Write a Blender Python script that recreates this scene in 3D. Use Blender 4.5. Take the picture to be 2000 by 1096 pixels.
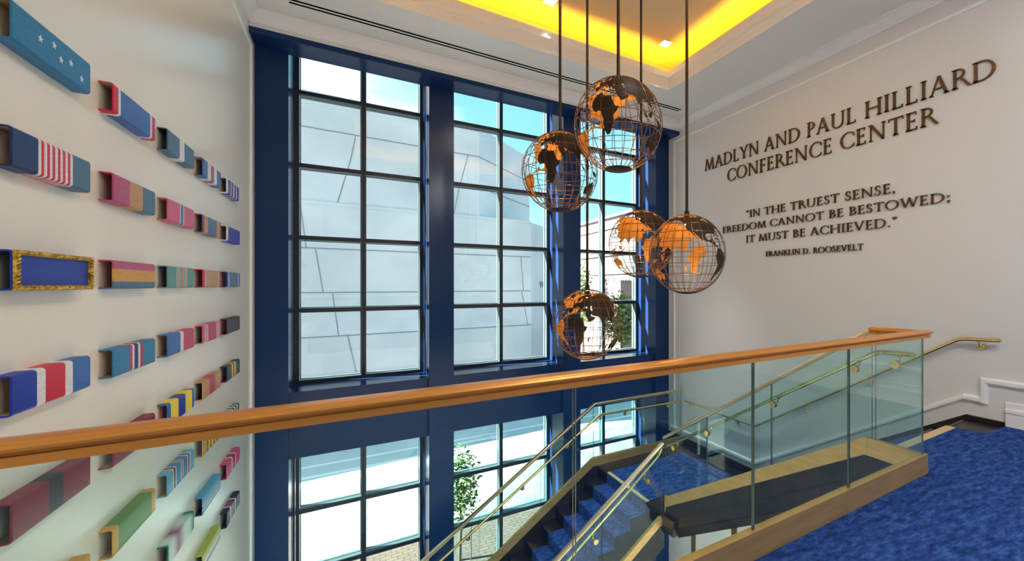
import bpy, bmesh, math, random
from math import sin, cos, pi, radians, sqrt, atan2
from mathutils import Vector, Matrix
from mathutils.geometry import delaunay_2d_cdt

random.seed(7)
for o in list(bpy.data.objects):
    bpy.data.objects.remove(o, do_unlink=True)
SC = bpy.context.scene
COL = SC.collection

# ------------------------------------------------------------------ camera
YAW = math.atan2(505, 824)
cam_d = bpy.data.cameras.new('camera')
cam_d.sensor_width = 36.0
cam_d.lens = 824 / 2000 * 36
cam_d.shift_x = -0.1
cam_d.shift_y = 0.0045
cam_d.clip_start = 0.05
cam_d.clip_end = 400
cam = bpy.data.objects.new('camera', cam_d)
cam.location = (0, 0, 1.46)
cam.rotation_euler = (radians(90), 0, -YAW)
COL.objects.link(cam)
SC.camera = cam

# ------------------------------------------------------------------ view
SC.view_settings.view_transform = 'Standard'
SC.view_settings.look = 'None'
SC.view_settings.gamma = 1.0
SC.view_settings.use_curve_mapping = False
SC.view_settings.exposure = 0.0
try:
    cy = SC.cycles
    cy.max_bounces = 10
    cy.diffuse_bounces = 5
    cy.glossy_bounces = 5
    cy.transmission_bounces = 6
    cy.transparent_max_bounces = 24
    cy.sample_clamp_indirect = 6.0
    cy.caustics_reflective = False
    cy.caustics_refractive = False
except Exception:
    pass

# ------------------------------------------------------------------ world sky with clouds
W = bpy.data.worlds.new('sky')
SC.world = W
W.use_nodes = True
nt = W.node_tree
nt.nodes.clear()
wo = nt.nodes.new('ShaderNodeOutputWorld')
bg = nt.nodes.new('ShaderNodeBackground')
tc = nt.nodes.new('ShaderNodeTexCoord')
sep = nt.nodes.new('ShaderNodeSeparateXYZ')
nt.links.new(tc.outputs['Generated'], sep.inputs[0])
grad = nt.nodes.new('ShaderNodeValToRGB')
grad.color_ramp.elements[0].position = 0.0
grad.color_ramp.elements[0].color = (0.62, 0.84, 0.93, 1)
grad.color_ramp.elements[1].position = 0.75
grad.color_ramp.elements[1].color = (0.16, 0.46, 0.80, 1)
e = grad.color_ramp.elements.new(0.22)
e.color = (0.30, 0.74, 0.92, 1)
nt.links.new(sep.outputs['Z'], grad.inputs[0])
mp = nt.nodes.new('ShaderNodeMapping')
mp.inputs['Scale'].default_value = (1.0, 1.0, 2.2)
mp.inputs['Location'].default_value = (0.35, 0.1, 0.0)
nt.links.new(tc.outputs['Generated'], mp.inputs['Vector'])
nz = nt.nodes.new('ShaderNodeTexNoise')
nz.inputs['Scale'].default_value = 2.2
nz.inputs['Detail'].default_value = 7
nz.inputs['Roughness'].default_value = 0.55
nt.links.new(mp.outputs[0], nz.inputs['Vector'])
# more cloud towards -X (left of the windows), clear to the right
mx = nt.nodes.new('ShaderNodeMath'); mx.operation = 'MULTIPLY_ADD'
mx.inputs[1].default_value = -0.36
nt.links.new(sep.outputs['X'], mx.inputs[0])
nt.links.new(nz.outputs[0], mx.inputs[2])
cr = nt.nodes.new('ShaderNodeValToRGB')
cr.color_ramp.elements[0].position = 0.34
cr.color_ramp.elements[1].position = 0.56
nt.links.new(mx.outputs[0], cr.inputs[0])
mixc = nt.nodes.new('ShaderNodeMix'); mixc.data_type = 'RGBA'
nt.links.new(cr.outputs[0], mixc.inputs[0])
nt.links.new(grad.outputs[0], mixc.inputs[6])
mixc.inputs[7].default_value = (0.92, 0.96, 1.0, 1)
nt.links.new(mixc.outputs[2], bg.inputs['Color'])
bg.inputs['Strength'].default_value = 1.5
nt.links.new(bg.outputs[0], wo.inputs[0])

# ------------------------------------------------------------------ sun
sun_d = bpy.data.lights.new('sun', 'SUN')
sun_d.energy = 60.0
sun_d.angle = radians(0.6)
sun_d.color = (1.0, 0.94, 0.85)
sun = bpy.data.objects.new('sun', sun_d)
sun.rotation_euler = Vector((1, -0.31, -0.62)).to_track_quat('-Z', 'Y').to_euler()
sun.location = (-20, 20, 30)
COL.objects.link(sun)

# room numbers (metres)
XL, XR, YW, ZC, ZLOW = -1.12, 5.72, 7.10, 4.84, -4.60
YF = 7.755           # window frame face
YBACK = -5.0
ZT = 5.45            # tray ceiling
TX0, TX1, TY0, TY1 = -0.10, 4.625, 1.7, 5.735   # tray opening in the ceiling

GALLERY_FILL_W = 54.0     # each added gallery fill lamp
TRAY_FILL_W = 24.0
COVE_W = 38.0
LOBBY_FILL_W = 130.0

# ------------------------------------------------------------------ materials
MATS = {}


def srgb(r, g, b):
    def f(c):
        c /= 255.0
        return c / 12.92 if c <= 0.04045 else ((c + 0.055) / 1.055) ** 2.4
    return (f(r), f(g), f(b), 1)


def principled(name, color, rough=0.5, metal=0.0, spec=0.5, coat=0.0, bump=None, vary=None, emit=None):
    m = bpy.data.materials.new(name)
    m.use_nodes = True
    n = m.node_tree
    b = n.nodes['Principled BSDF']
    b.inputs['Base Color'].default_value = color if len(color) == 4 else (*color, 1)
    b.inputs['Roughness'].default_value = rough
    b.inputs['Metallic'].default_value = metal
    b.inputs['Specular IOR Level'].default_value = spec
    if coat:
        b.inputs['Coat Weight'].default_value = coat
        b.inputs['Coat Roughness'].default_value = 0.12
    t = None
    if bump or vary:
        t = n.nodes.new('ShaderNodeTexCoord')
    if bump:
        sc, st = bump
        z = n.nodes.new('ShaderNodeTexNoise')
        z.inputs['Scale'].default_value = sc
        z.inputs['Detail'].default_value = 4
        n.links.new(t.outputs['Object'], z.inputs['Vector'])
        bp = n.nodes.new('ShaderNodeBump')
        bp.inputs['Strength'].default_value = st
        bp.inputs['Distance'].default_value = 0.01
        n.links.new(z.outputs[0], bp.inputs['Height'])
        n.links.new(bp.outputs[0], b.inputs['Normal'])
    if vary:
        sc, c2, stretch = vary
        mpn = n.nodes.new('ShaderNodeMapping')
        mpn.inputs['Scale'].default_value = stretch
        n.links.new(t.outputs['Object'], mpn.inputs['Vector'])
        z = n.nodes.new('ShaderNodeTexNoise')
        z.inputs['Scale'].default_value = sc
        z.inputs['Detail'].default_value = 6
        n.links.new(mpn.outputs[0], z.inputs['Vector'])
        r = n.nodes.new('ShaderNodeValToRGB')
        r.color_ramp.elements[0].position = 0.38
        r.color_ramp.elements[1].position = 0.62
        r.color_ramp.elements[0].color = color if len(color) == 4 else (*color, 1)
        r.color_ramp.elements[1].color = c2 if len(c2) == 4 else (*c2, 1)
        n.links.new(z.outputs[0], r.inputs[0])
        n.links.new(r.outputs[0], b.inputs['Base Color'])
    if emit:
        b.inputs['Emission Color'].default_value = (*emit[0], 1)
        b.inputs['Emission Strength'].default_value = emit[1]
    MATS[name] = m
    return m


def glass_mat(name, tint, rough=0.0):
    """flat architectural glass: sees straight through, reflects more at grazing angles"""
    m = bpy.data.materials.new(name)
    m.use_nodes = True
    n = m.node_tree
    n.nodes.clear()
    out = n.nodes.new('ShaderNodeOutputMaterial')
    tr = n.nodes.new('ShaderNodeBsdfTransparent')
    tr.inputs[0].default_value = (*tint, 1)
    gl = n.nodes.new('ShaderNodeBsdfGlossy')
    gl.inputs['Roughness'].default_value = rough
    gl.inputs['Color'].default_value = (1, 1, 1, 1)
    lw = n.nodes.new('ShaderNodeLayerWeight')
    lw.inputs['Blend'].default_value = 0.5
    p = n.nodes.new('ShaderNodeMath'); p.operation = 'POWER'
    p.inputs[1].default_value = 5.0
    n.links.new(lw.outputs['Facing'], p.inputs[0])
    ma = n.nodes.new('ShaderNodeMath'); ma.operation = 'MULTIPLY_ADD'
    ma.inputs[1].default_value = 0.85
    ma.inputs[2].default_value = 0.035
    n.links.new(p.outputs[0], ma.inputs[0])
    mix = n.nodes.new('ShaderNodeMixShader')
    n.links.new(ma.outputs[0], mix.inputs[0])
    n.links.new(tr.outputs[0], mix.inputs[1])
    n.links.new(gl.outputs[0], mix.inputs[2])
    n.links.new(mix.outputs[0], out.inputs[0])
    MATS[name] = m
    return m


M_WALL = principled('cream_wall_paint', srgb(243, 238, 224), 0.28, spec=0.5, bump=(60, 0.03))
M_WALLR = principled('white_wall_paint', srgb(230, 230, 230), 0.32, spec=0.45, bump=(60, 0.03))
M_CEIL = principled('ceiling_paint', srgb(244, 243, 239), 0.6, spec=0.25)
M_TRIM = principled('white_trim_paint', srgb(250, 250, 250), 0.3)
M_BLUE = principled('navy_gloss_paint', (0.0095, 0.033, 0.118), 0.2, spec=0.22)
M_FRAME = principled('dark_window_metal', (0.012, 0.018, 0.025), 0.4, metal=0.0)
M_FRAMEO = principled('grey_window_profile', (0.085, 0.135, 0.15), 0.3)
M_PANE = glass_mat('window_glass', (0.97, 0.99, 0.985))
M_GLASS = glass_mat('balustrade_glass', (0.87, 0.975, 0.968))
M_EDGE = principled('glass_edge', (0.06, 0.14, 0.13), 0.08, spec=0.8)
M_BRASS = principled('brushed_brass', (0.72, 0.47, 0.19), 0.4, metal=0.65, vary=(3, (0.60, 0.39, 0.15), (1, 1, 8)))
M_BRASSY = principled('polished_brass_tube', (0.80, 0.62, 0.26), 0.22, metal=1.0)
M_CAP = principled('bronze_cap_rail', (0.70, 0.29, 0.055), 0.3, metal=0.45, vary=(1.6, (0.62, 0.25, 0.045), (1, 8, 8)))
M_CAP2 = principled('pale_bronze_cap_rail', (0.78, 0.58, 0.36), 0.27, metal=0.9)
M_LETTER = principled('bronze_lettering', (0.14, 0.075, 0.03), 0.38, metal=0.7)
M_DWOOD = principled('black_stained_wood', (0.012, 0.010, 0.010), 0.28, vary=(4, (0.028, 0.022, 0.02), (1, 1, 1)))
M_TREAD = principled('black_ribbed_tread', (0.012, 0.011, 0.012), 0.22)
M_NOSE = principled('brass_nosing', (0.70, 0.52, 0.28), 0.45, metal=0.15)
M_BLACK = principled('black_slot', (0.003, 0.003, 0.004), 0.9, spec=0.0)
M_ROD = principled('dark_bronze_rod', (0.035, 0.018, 0.010), 0.35, metal=0.6)
M_PLATE = principled('blackened_plate', (0.018, 0.010, 0.006), 0.5, metal=0.0, spec=0.2, vary=(9, (0.036, 0.018, 0.010), (1, 1, 1)))
M_GOLD = principled('gold_leaf_inside', (0.70, 0.29, 0.045), 0.42, metal=0.35)
M_WIRE = principled('bronze_wire', (0.26, 0.135, 0.055), 0.32, metal=0.85)
M_BULB = principled('warm_lamp', (1, 0.8, 0.5), 0.4, emit=((1.0, 0.62, 0.22), 14))
M_LED = principled('amber_led', (1, 0.7, 0.1), 0.4, emit=((1.0, 0.56, 0.012), 3))
M_DOWN = principled('downlight_lens', (1, 1, 1), 0.4, emit=((1.0, 0.96, 0.88), 6))
M_STONE = principled('lobby_stone_floor', srgb(205, 200, 190), 0.35)
M_DOORW = principled('brown_door_wood', (0.16, 0.06, 0.03), 0.4)
M_STAKE = principled('pale_stake', (0.10, 0.09, 0.08), 0.8)
M_TRAY = principled('glow_tinted_ceiling', (0.66, 0.53, 0.34), 0.7, spec=0.2)  # tan tint put into the colour to deepen the amber cove glow
M_BARK = principled('tree_bark', (0.10, 0.075, 0.05), 0.9)
M_LEAF = principled('tree_leaves', (0.055, 0.15, 0.03), 0.6, vary=(5, (0.11, 0.21, 0.05), (1, 1, 1)))
M_LEAF2 = principled('yellow_green_leaves', (0.09, 0.16, 0.02), 0.6, vary=(3, (0.17, 0.22, 0.04), (1, 1, 1)))
M_TIN = principled('ribbon_inside', (0.50, 0.34, 0.18), 0.45, bump=(20, 0.05))
M_TINR = principled('ribbon_inside_red', (0.50, 0.055, 0.025), 0.4)
M_TIND = principled('ribbon_inside_dark', (0.05, 0.03, 0.025), 0.5)
M_GOLDF = principled('gold_braid', (0.86, 0.58, 0.10), 0.3, metal=0.7, vary=(60, (0.35, 0.2, 0.02), (1, 1, 1)), bump=(70, 0.9))
M_STAR = principled('white_star_thread', (0.78, 0.83, 0.88), 0.5)


def carpet_mat(name, scale, stretch):
    m = bpy.data.materials.new(name)
    m.use_nodes = True
    n = m.node_tree
    b = n.nodes['Principled BSDF']
    b.inputs['Roughness'].default_value = 0.95
    b.inputs['Specular IOR Level'].default_value = 0.1
    t = n.nodes.new('ShaderNodeTexCoord')
    m1 = n.nodes.new('ShaderNodeMapping')
    m1.inputs['Scale'].default_value = stretch
    m1.inputs['Rotation'].default_value = (0, 0, 0.55)
    n.links.new(t.outputs['Object'], m1.inputs[0])
    z1 = n.nodes.new('ShaderNodeTexNoise')
    z1.inputs['Scale'].default_value = scale
    z1.inputs['Detail'].default_value = 10
    z1.inputs['Roughness'].default_value = 0.72
    n.links.new(m1.outputs[0], z1.inputs[0])
    r = n.nodes.new('ShaderNodeValToRGB')
    r.color_ramp.elements[0].position = 0.30
    r.color_ramp.elements[0].color = (0.004, 0.013, 0.068, 1)
    r.color_ramp.elements[1].position = 0.72
    r.color_ramp.elements[1].color = (0.085, 0.19, 0.54, 1)
    el = r.color_ramp.elements.new(0.5)
    el.color = (0.021, 0.067, 0.275, 1)
    n.links.new(z1.outputs[0], r.inputs[0])
    n.links.new(r.outputs[0], b.inputs['Base Color'])
    z2 = n.nodes.new('ShaderNodeTexNoise')
    z2.inputs['Scale'].default_value = 160
    z2.inputs['Detail'].default_value = 3
    n.links.new(t.outputs['Object'], z2.inputs[0])
    bp = n.nodes.new('ShaderNodeBump')
    bp.inputs['Strength'].default_value = 0.6
    bp.inputs['Distance'].default_value = 0.012
    n.links.new(z2.outputs[0], bp.inputs['Height'])
    n.links.new(bp.outputs[0], b.inputs['Normal'])
    MATS[name] = m
    return m


M_CARPET = carpet_mat('blue_mottled_carpet', 9.0, (1.0, 2.6, 1.0))


def concrete_mat(name, c1, c2, scale, stretch, rough=0.85):
    return principled(name, c1, rough, spec=0.2, vary=(scale, c2, stretch))


M_CONC = concrete_mat('board_concrete', (0.50, 0.56, 0.575), (0.61, 0.66, 0.67), 0.35, (1.0, 1.0, 1.2))
M_JOINT = principled('concrete_joint', (0.20, 0.23, 0.24), 0.9)
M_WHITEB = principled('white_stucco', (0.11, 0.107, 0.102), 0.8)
M_PAVE = concrete_mat('pale_concrete_paving', (0.15, 0.147, 0.143), (0.20, 0.197, 0.192), 1.5, (1, 1, 1))
M_ASPH = concrete_mat('asphalt', (0.42, 0.54, 0.56), (0.50, 0.60, 0.62), 0.8, (1, 1, 1))
M_LINE = principled('road_paint', (0.85, 0.86, 0.86), 0.7)
M_PINK = concrete_mat('pink_brick_paving', (0.72, 0.54, 0.58), (0.80, 0.62, 0.64), 3, (1, 1, 1))
M_WINB = principled('small_dark_windows', (0.10, 0.11, 0.14), 0.3)
M_HEDGE = principled('hedge_leaves', (0.08, 0.16, 0.04), 0.9, vary=(6, (0.2, 0.3, 0.1), (1, 1, 1)), bump=(20, 0.8))

# brick paving
M_BRICK = bpy.data.materials.new('brick_paving')
M_BRICK.use_nodes = True
_n = M_BRICK.node_tree
_b = _n.nodes['Principled BSDF']
_b.inputs['Roughness'].default_value = 0.85
_t = _n.nodes.new('ShaderNodeTexCoord')
_k = _n.nodes.new('ShaderNodeTexBrick')
_k.inputs['Scale'].default_value = 2.2
_k.inputs['Color1'].default_value = (0.085, 0.056, 0.040, 1)
_k.inputs['Color2'].default_value = (0.105, 0.074, 0.054, 1)
_k.inputs['Mortar'].default_value = (0.045, 0.032, 0.024, 1)
_k.inputs['Mortar Size'].default_value = 0.03
_n.links.new(_t.outputs['Object'], _k.inputs[0])
_n.links.new(_k.outputs[0], _b.inputs['Base Color'])


def stripe_mat(name, stops, axis='X', blend=False):
    """woven ribbon: colour bands across the object's own length (X, 0..1) or height (Z, 0..1)"""
    m = bpy.data.materials.new(name)
    m.use_nodes = True
    n = m.node_tree
    b = n.nodes['Principled BSDF']
    b.inputs['Roughness'].default_value = 0.42
    b.inputs['Specular IOR Level'].default_value = 0.22
    b.inputs['Coat Weight'].default_value = 0.05
    b.inputs['Coat Roughness'].default_value = 0.2
    t = n.nodes.new('ShaderNodeTexCoord')
    s = n.nodes.new('ShaderNodeSeparateXYZ')
    n.links.new(t.outputs['Generated'], s.inputs[0])
    r = n.nodes.new('ShaderNodeValToRGB')
    r.color_ramp.interpolation = 'LINEAR' if blend else 'CONSTANT'
    els = r.color_ramp.elements
    while len(els) > 1:
        els.remove(els[-1])
    els[0].position = stops[0][0]
    els[0].color = stops[0][1]
    for p, c in stops[1:]:
        q = els.new(min(1.0, p))
        q.color = c
    n.links.new(s.outputs[axis], r.inputs[0])
    # weave: fine threads lighten and darken
    z = n.nodes.new('ShaderNodeTexNoise')
    z.inputs['Scale'].default_value = 30
    z.inputs['Detail'].default_value = 6
    mpn = n.nodes.new('ShaderNodeMapping')
    mpn.inputs['Scale'].default_value = (1, 1.5, 6)
    n.links.new(t.outputs['Object'], mpn.inputs[0])
    n.links.new(mpn.outputs[0], z.inputs[0])
    hs = n.nodes.new('ShaderNodeHueSaturation')
    ma = n.nodes.new('ShaderNodeMath'); ma.operation = 'MULTIPLY_ADD'
    ma.inputs[1].default_value = 0.7
    ma.inputs[2].default_value = 0.68
    n.links.new(z.outputs[0], ma.inputs[0])
    n.links.new(ma.outputs[0], hs.inputs['Value'])
    n.links.new(r.outputs[0], hs.inputs['Color'])
    n.links.new(hs.outputs[0], b.inputs['Base Color'])
    bp = n.nodes.new('ShaderNodeBump')
    bp.inputs['Strength'].default_value = 0.12
    bp.inputs['Distance'].default_value = 0.004
    n.links.new(z.outputs[0], bp.inputs['Height'])
    n.links.new(bp.outputs[0], b.inputs['Normal'])
    return m


# ------------------------------------------------------------------ mesh helpers
class MB:
    def __init__(self):
        self.v, self.f, self.m = [], [], []

    def add(self, verts, faces, mat=0):
        k = len(self.v)
        self.v += [tuple(p) for p in verts]
        for f in faces:
            self.f.append([i + k for i in f])
            self.m.append(mat)
        return self

    def box(self, x0, x1, y0, y1, z0, z1, mat=0):
        v = [(x0, y0, z0), (x1, y0, z0), (x1, y1, z0), (x0, y1, z0), (x0, y0, z1), (x1, y0, z1), (x1, y1, z1), (x0, y1, z1)]
        f = [(0, 3, 2, 1), (4, 5, 6, 7), (0, 1, 5, 4), (1, 2, 6, 5), (2, 3, 7, 6), (3, 0, 4, 7)]
        return self.add(v, f, mat)

    def prism(self, poly, axis, a, b, mat=0):
        """poly: 2-D outline; axis the extrusion axis. X: (y,z)  Y: (x,z)  Z: (x,y)"""
        def P(p, t):
            return {'X': (t, p[0], p[1]), 'Y': (p[0], t, p[1]), 'Z': (p[0], p[1], t)}[axis]
        n = len(poly)
        v = [P(p, a) for p in poly] + [P(p, b) for p in poly]
        f = [list(range(n))[::-1], list(range(n, 2 * n))]
        f += [(i, (i + 1) % n, n + (i + 1) % n, n + i) for i in range(n)]
        return self.add(v, f, mat)

    def tube(self, path, r, n=10, mat=0, closed=False):
        path = [Vector(p) for p in path]
        N = len(path)
        rings = []
        prev = None
        for i, p in enumerate(path):
            if closed:
                t = path[(i + 1) % N] - path[i - 1]
            else:
                t = path[min(i + 1, N - 1)] - path[max(i - 1, 0)]
            t.normalize()
            if prev is None:
                u = t.orthogonal().normalized()
            else:
                u = (prev - t * prev.dot(t))
                if u.length < 1e-6:
                    u = t.orthogonal()
                u.normalize()
            prev = u
            w = t.cross(u)
            rr = r[i] if isinstance(r, (list, tuple)) else r
            rings.append([p + (u * cos(2 * pi * k / n) + w * sin(2 * pi * k / n)) * rr for k in range(n)])
        v = [q for R in rings for q in R]
        f = []
        for i in range(N if closed else N - 1):
            a, b = i * n, ((i + 1) % N) * n
            for k in range(n):
                f.append((a + k, a + (k + 1) % n, b + (k + 1) % n, b + k))
        if not closed:
            f.append(list(range(n))[::-1])
            f.append([(N - 1) * n + k for k in range(n)])
        return self.add(v, f, mat)

    def cyl(self, p0, p1, r, n=16, mat=0):
        return self.tube([p0, p1], r, n, mat)

    def lathe(self, c, prof, n=32, mat=0):
        """prof: list of (r, z) about a vertical axis through c"""
        v, f = [], []
        for r, z in prof:
            v += [(c[0] + r * cos(2 * pi * k / n), c[1] + r * sin(2 * pi * k / n), c[2] + z) for k in range(n)]
        for i in range(len(prof) - 1):
            for k in range(n):
                f.append((i * n + k, i * n + (k + 1) % n, (i + 1) * n + (k + 1) % n, (i + 1) * n + k))
        return self.add(v, f, mat)

    def sweep(self, path, prof, mat=0, caps=True):
        """prof (lateral, up) swept along a path; up stays vertical, corners are mitred"""
        path = [Vector(p) for p in path]
        N, n = len(path), len(prof)
        v, f = [], []
        for i, p in enumerate(path):
            d0 = (path[i] - path[i - 1]) if i > 0 else (path[1] - path[0])
            d1 = (path[i + 1] - path[i]) if i < N - 1 else (path[-1] - path[-2])
            a = Vector((d0.x, d0.y, 0)).normalized()
            b = Vector((d1.x, d1.y, 0)).normalized()
            l0, l1 = Vector((a.y, -a.x, 0)), Vector((b.y, -b.x, 0))
            l = (l0 + l1)
            if l.length < 1e-5:
                l = l0.copy()
            l.normalize()
            s = 1.0 / max(0.3, l.dot(l0))
            for (u, w) in prof:
                v.append(p + l * (u * s) + Vector((0, 0, w)))
        for i in range(N - 1):
            for k in range(n):
                f.append((i * n + k, i * n + (k + 1) % n, (i + 1) * n + (k + 1) % n, (i + 1) * n + k))
        if caps:
            f.append(list(range(n))[::-1])
            f.append([(N - 1) * n + k for k in range(n)])
        return self.add(v, f, mat)

    def build(self, name, mats, parent=None, origin=None, smooth=False, bevel=0.0, angle=40):
        me = bpy.data.meshes.new(name)
        off = Vector((0, 0, 0))
        if origin is not None:
            off = Vector(origin)
        elif parent is not None:
            off = world_loc(parent)
        me.from_pydata([tuple(Vector(p) - off) for p in self.v], [], self.f)
        if not isinstance(mats, (list, tuple)):
            mats = [mats]
        for m in mats:
            me.materials.append(m)
        me.polygons.foreach_set('material_index', self.m)
        bm = bmesh.new()
        bm.from_mesh(me)
        bmesh.ops.recalc_face_normals(bm, faces=bm.faces)
        if bevel > 0:
            ed = [e for e in bm.edges if len(e.link_faces) == 2 and e.calc_face_angle(0) > 0.6]
            bmesh.ops.bevel(bm, geom=ed, offset=bevel, segments=2, affect='EDGES', profile=0.5, clamp_overlap=True)
        if smooth:
            for fc in bm.faces:
                fc.smooth = True
            for ed in bm.edges:
                if len(ed.link_faces) == 2 and ed.calc_face_angle(0) > radians(angle):
                    ed.smooth = False
        bm.to_mesh(me)
        bm.free()
        o = bpy.data.objects.new(name, me)
        COL.objects.link(o)
        if parent is not None:
            o.parent = parent
            if origin is not None:
                o.location = off - world_loc(parent)
        else:
            o.location = off
        return o


def world_loc(o):
    p = Vector(o.location)
    while o.parent is not None:
        o = o.parent
        p = p + Vector(o.location)
    return p


def tag(o, label, cat, group=None, kind=None):
    o['label'] = label
    o['category'] = cat
    if group:
        o['group'] = group
    if kind:
        o['kind'] = kind
    return o


def empty(name, loc, label=None, cat=None, group=None, kind=None, parent=None):
    o = bpy.data.objects.new(name, None)
    o.empty_display_size = 0.1
    COL.objects.link(o)
    o.location = loc
    if parent:
        o.parent = parent
        o.location = Vector(loc) - world_loc(parent)
    if label:
        tag(o, label, cat, group, kind)
    return o


def struct(o, label, cat):
    o['kind'] = 'structure'
    o['label'] = label
    o['category'] = cat
    return o


def lamp(name, kind, loc, energy, color, parent=None, size=0.2, size_y=None, aim=(0, 0, -1), spot=None):
    d = bpy.data.lights.new(name, kind)
    d.energy = energy
    d.color = color
    if kind == 'AREA':
        d.size = size
        if size_y:
            d.shape = 'RECTANGLE'
            d.size_y = size_y
    elif kind in ('POINT', 'SPOT'):
        d.shadow_soft_size = size
    if kind == 'SPOT' and spot:
        d.spot_size = spot
        d.spot_blend = 0.8
    o = bpy.data.objects.new(name, d)
    o.rotation_euler = Vector(aim).to_track_quat('-Z', 'Y').to_euler()
    COL.objects.link(o)
    if parent:
        o.parent = parent
        o.location = Vector(loc) - world_loc(parent)
    else:
        o.location = loc
    return o


# ================================================================== SETTING
# ---- left and right walls, back of the gallery
b = MB(); b.box(XL - 0.3, XL, YBACK, YW, ZLOW, ZC + 0.8)
struct(b.build('wall_left', M_WALL), 'cream wall on the left carrying the ribbon bars', 'wall')
b = MB(); b.box(XR, XR + 0.3, YBACK, YW, ZLOW, ZC + 0.8)
struct(b.build('wall_right', M_WALLR), 'pale wall on the right carrying the bronze lettering', 'wall')
b = MB(); b.box(XL - 0.3, XR + 0.3, YBACK - 0.3, YBACK, ZLOW, ZC + 0.8)
struct(b.build('wall_behind', M_WALLR), 'pale wall of the gallery behind the viewer', 'wall')

# ---- navy window wall: four pilasters, spandrels, band above
b = MB()
WIN = [(-0.77, 0.973), (1.338, 3.253), (3.606, 5.373)]
YO = 7.90
piers = [(XL - 0.3, -0.77), (0.973, 1.338), (3.253, 3.606), (5.373, XR + 0.3)]
for x0, x1 in piers:
    b.box(x0, x1, YW, YO, ZLOW, 5.6)
for x0, x1 in WIN:
    b.box(x0, x1, 7.2, YO, -0.915, -0.005)
    b.box(x0, x1, 7.2, YO, 5.25, 5.6)
struct(b.build('wall_back', M_BLUE, bevel=0.0), 'navy painted window wall with four pilasters and spandrels', 'wall')
b = MB(); b.box(XL, XR, 6.75, 7.16, 4.572, 4.645)
struct(b.build('trim_1', M_BLUE), 'navy soffit board running above the tall windows', 'trim')
b = MB(); b.box(XL, XR, 6.75, 7.09, 4.645, ZC + 0.4)
struct(b.build('wall_frieze', M_WALLR), 'white frieze band above the navy soffit board', 'wall')

# ---- upper floor slab with the stair opening, landing edge
b = MB()
b.box(XL, XR, YBACK, 1.515, -0.42, -0.006)
b.box(3.782, XR, 1.515, 1.90, -0.42, -0.006)
struct(b.build('floor', M_DWOOD), 'dark wood upper floor under the blue carpet', 'floor')
b = MB()
b.prism([(XL, YBACK), (XR, YBACK), (XR, 1.60), (5.27, 1.62), (5.21, 1.845), (3.785, 1.845), (3.785, 1.512), (XL, 1.512)], 'Z', -0.006, 0.006)
struct(b.build('floor_carpet', M_CARPET), 'blue mottled carpet of the upper floor', 'carpet')
b = MB(); b.box(XL - 0.3, XR + 0.3, YBACK, YO, ZLOW - 0.3, ZLOW)
struct(b.build('floor_lobby', M_STONE), 'pale stone floor of the lobby below', 'floor')

# ---- ceiling with tray opening
b = MB()
CT = 0.12
b.box(XL, TX0, YBACK, 6.75, ZC, ZC + CT)
b.box(TX1, XR, YBACK, 6.75, ZC, ZC + CT)
b.box(TX0, TX1, YBACK, TY0, ZC, ZC + CT)
b.box(TX0, TX1, TY1, 6.75, ZC, ZC + CT)
struct(b.build('ceiling', M_CEIL), 'pale flat ceiling around the lit recess', 'ceiling')
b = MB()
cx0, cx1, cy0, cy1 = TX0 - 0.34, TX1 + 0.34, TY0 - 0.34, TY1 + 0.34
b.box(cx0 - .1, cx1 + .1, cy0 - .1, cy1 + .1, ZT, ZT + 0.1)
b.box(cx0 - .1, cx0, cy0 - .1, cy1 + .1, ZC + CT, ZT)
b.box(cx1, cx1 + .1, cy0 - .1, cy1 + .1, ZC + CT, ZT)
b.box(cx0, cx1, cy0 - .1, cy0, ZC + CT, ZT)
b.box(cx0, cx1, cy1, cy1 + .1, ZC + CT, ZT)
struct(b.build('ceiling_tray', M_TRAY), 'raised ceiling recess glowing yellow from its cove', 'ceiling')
# stepped moulding round the tray, turned inwards and ending in a lip
b = MB()
prof = [(-0.03, -0.008), (0.006, -0.008), (0.006, 0.045), (0.012, 0.05), (0.012, 0.075), (0.022, 0.08), (0.022, 0.105), (0.034, 0.11), (0.034, 0.135),
        (0.05, 0.15), (0.062, 0.175), (0.066, 0.25), (0.066, 0.275), (-0.02, 0.275), (-0.03, 0.14)]
ring = [(TX0, TY0), (TX1, TY0), (TX1, TY1), (TX0, TY1)]
n = len(prof)
vv, ff = [], []
for (x, y), (sx, sy) in zip(ring, [(1, 1), (-1, 1), (-1, -1), (1, -1)]):
    vv += [(x + sx * u, y + sy * u, ZC + w) for u, w in prof]
for i in range(4):
    for k in range(n):
        j = (i + 1) % 4
        ff.append((i * n + k, i * n + (k + 1) % n, j * n + (k + 1) % n, j * n + k))
b.add(vv, ff)
struct(b.build('trim_2', M_CEIL), 'stepped moulding framing the glowing ceiling recess', 'trim')

# ---- cornices and wall mouldings
corn = [(0, -0.15), (0.018, -0.15), (0.018, -0.128), (0.028, -0.122), (0.034, -0.10), (0.05, -0.07), (0.072, -0.045), (0.085, -0.035),
        (0.085, -0.022), (0.1, -0.016), (0.1, 0.0), (0, 0.0)]
b = MB()
b.prism([(XR - u, ZC + w) for u, w in corn], 'Y', YBACK, 6.75)
struct(b.build('trim_3', M_TRIM), 'white crown moulding along the lettered wall', 'trim')
b = MB()
b.prism([(XL + u, ZC + w) for u, w in corn], 'Y', YBACK, 6.75)
struct(b.build('trim_4', M_TRIM), 'white crown moulding along the ribbon wall', 'trim')
b = MB()
b.prism([(6.75 - u, ZC + w) for u, w in corn], 'X', XL, XR)
struct(b.build('trim_5', M_TRIM), 'white crown moulding above the windows', 'trim')
b = MB()
pm = [(0, -0.022), (0.01, -0.022), (0.02, -0.01), (0.02, 0.01), (0.01, 0.022), (0, 0.022)]
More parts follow.
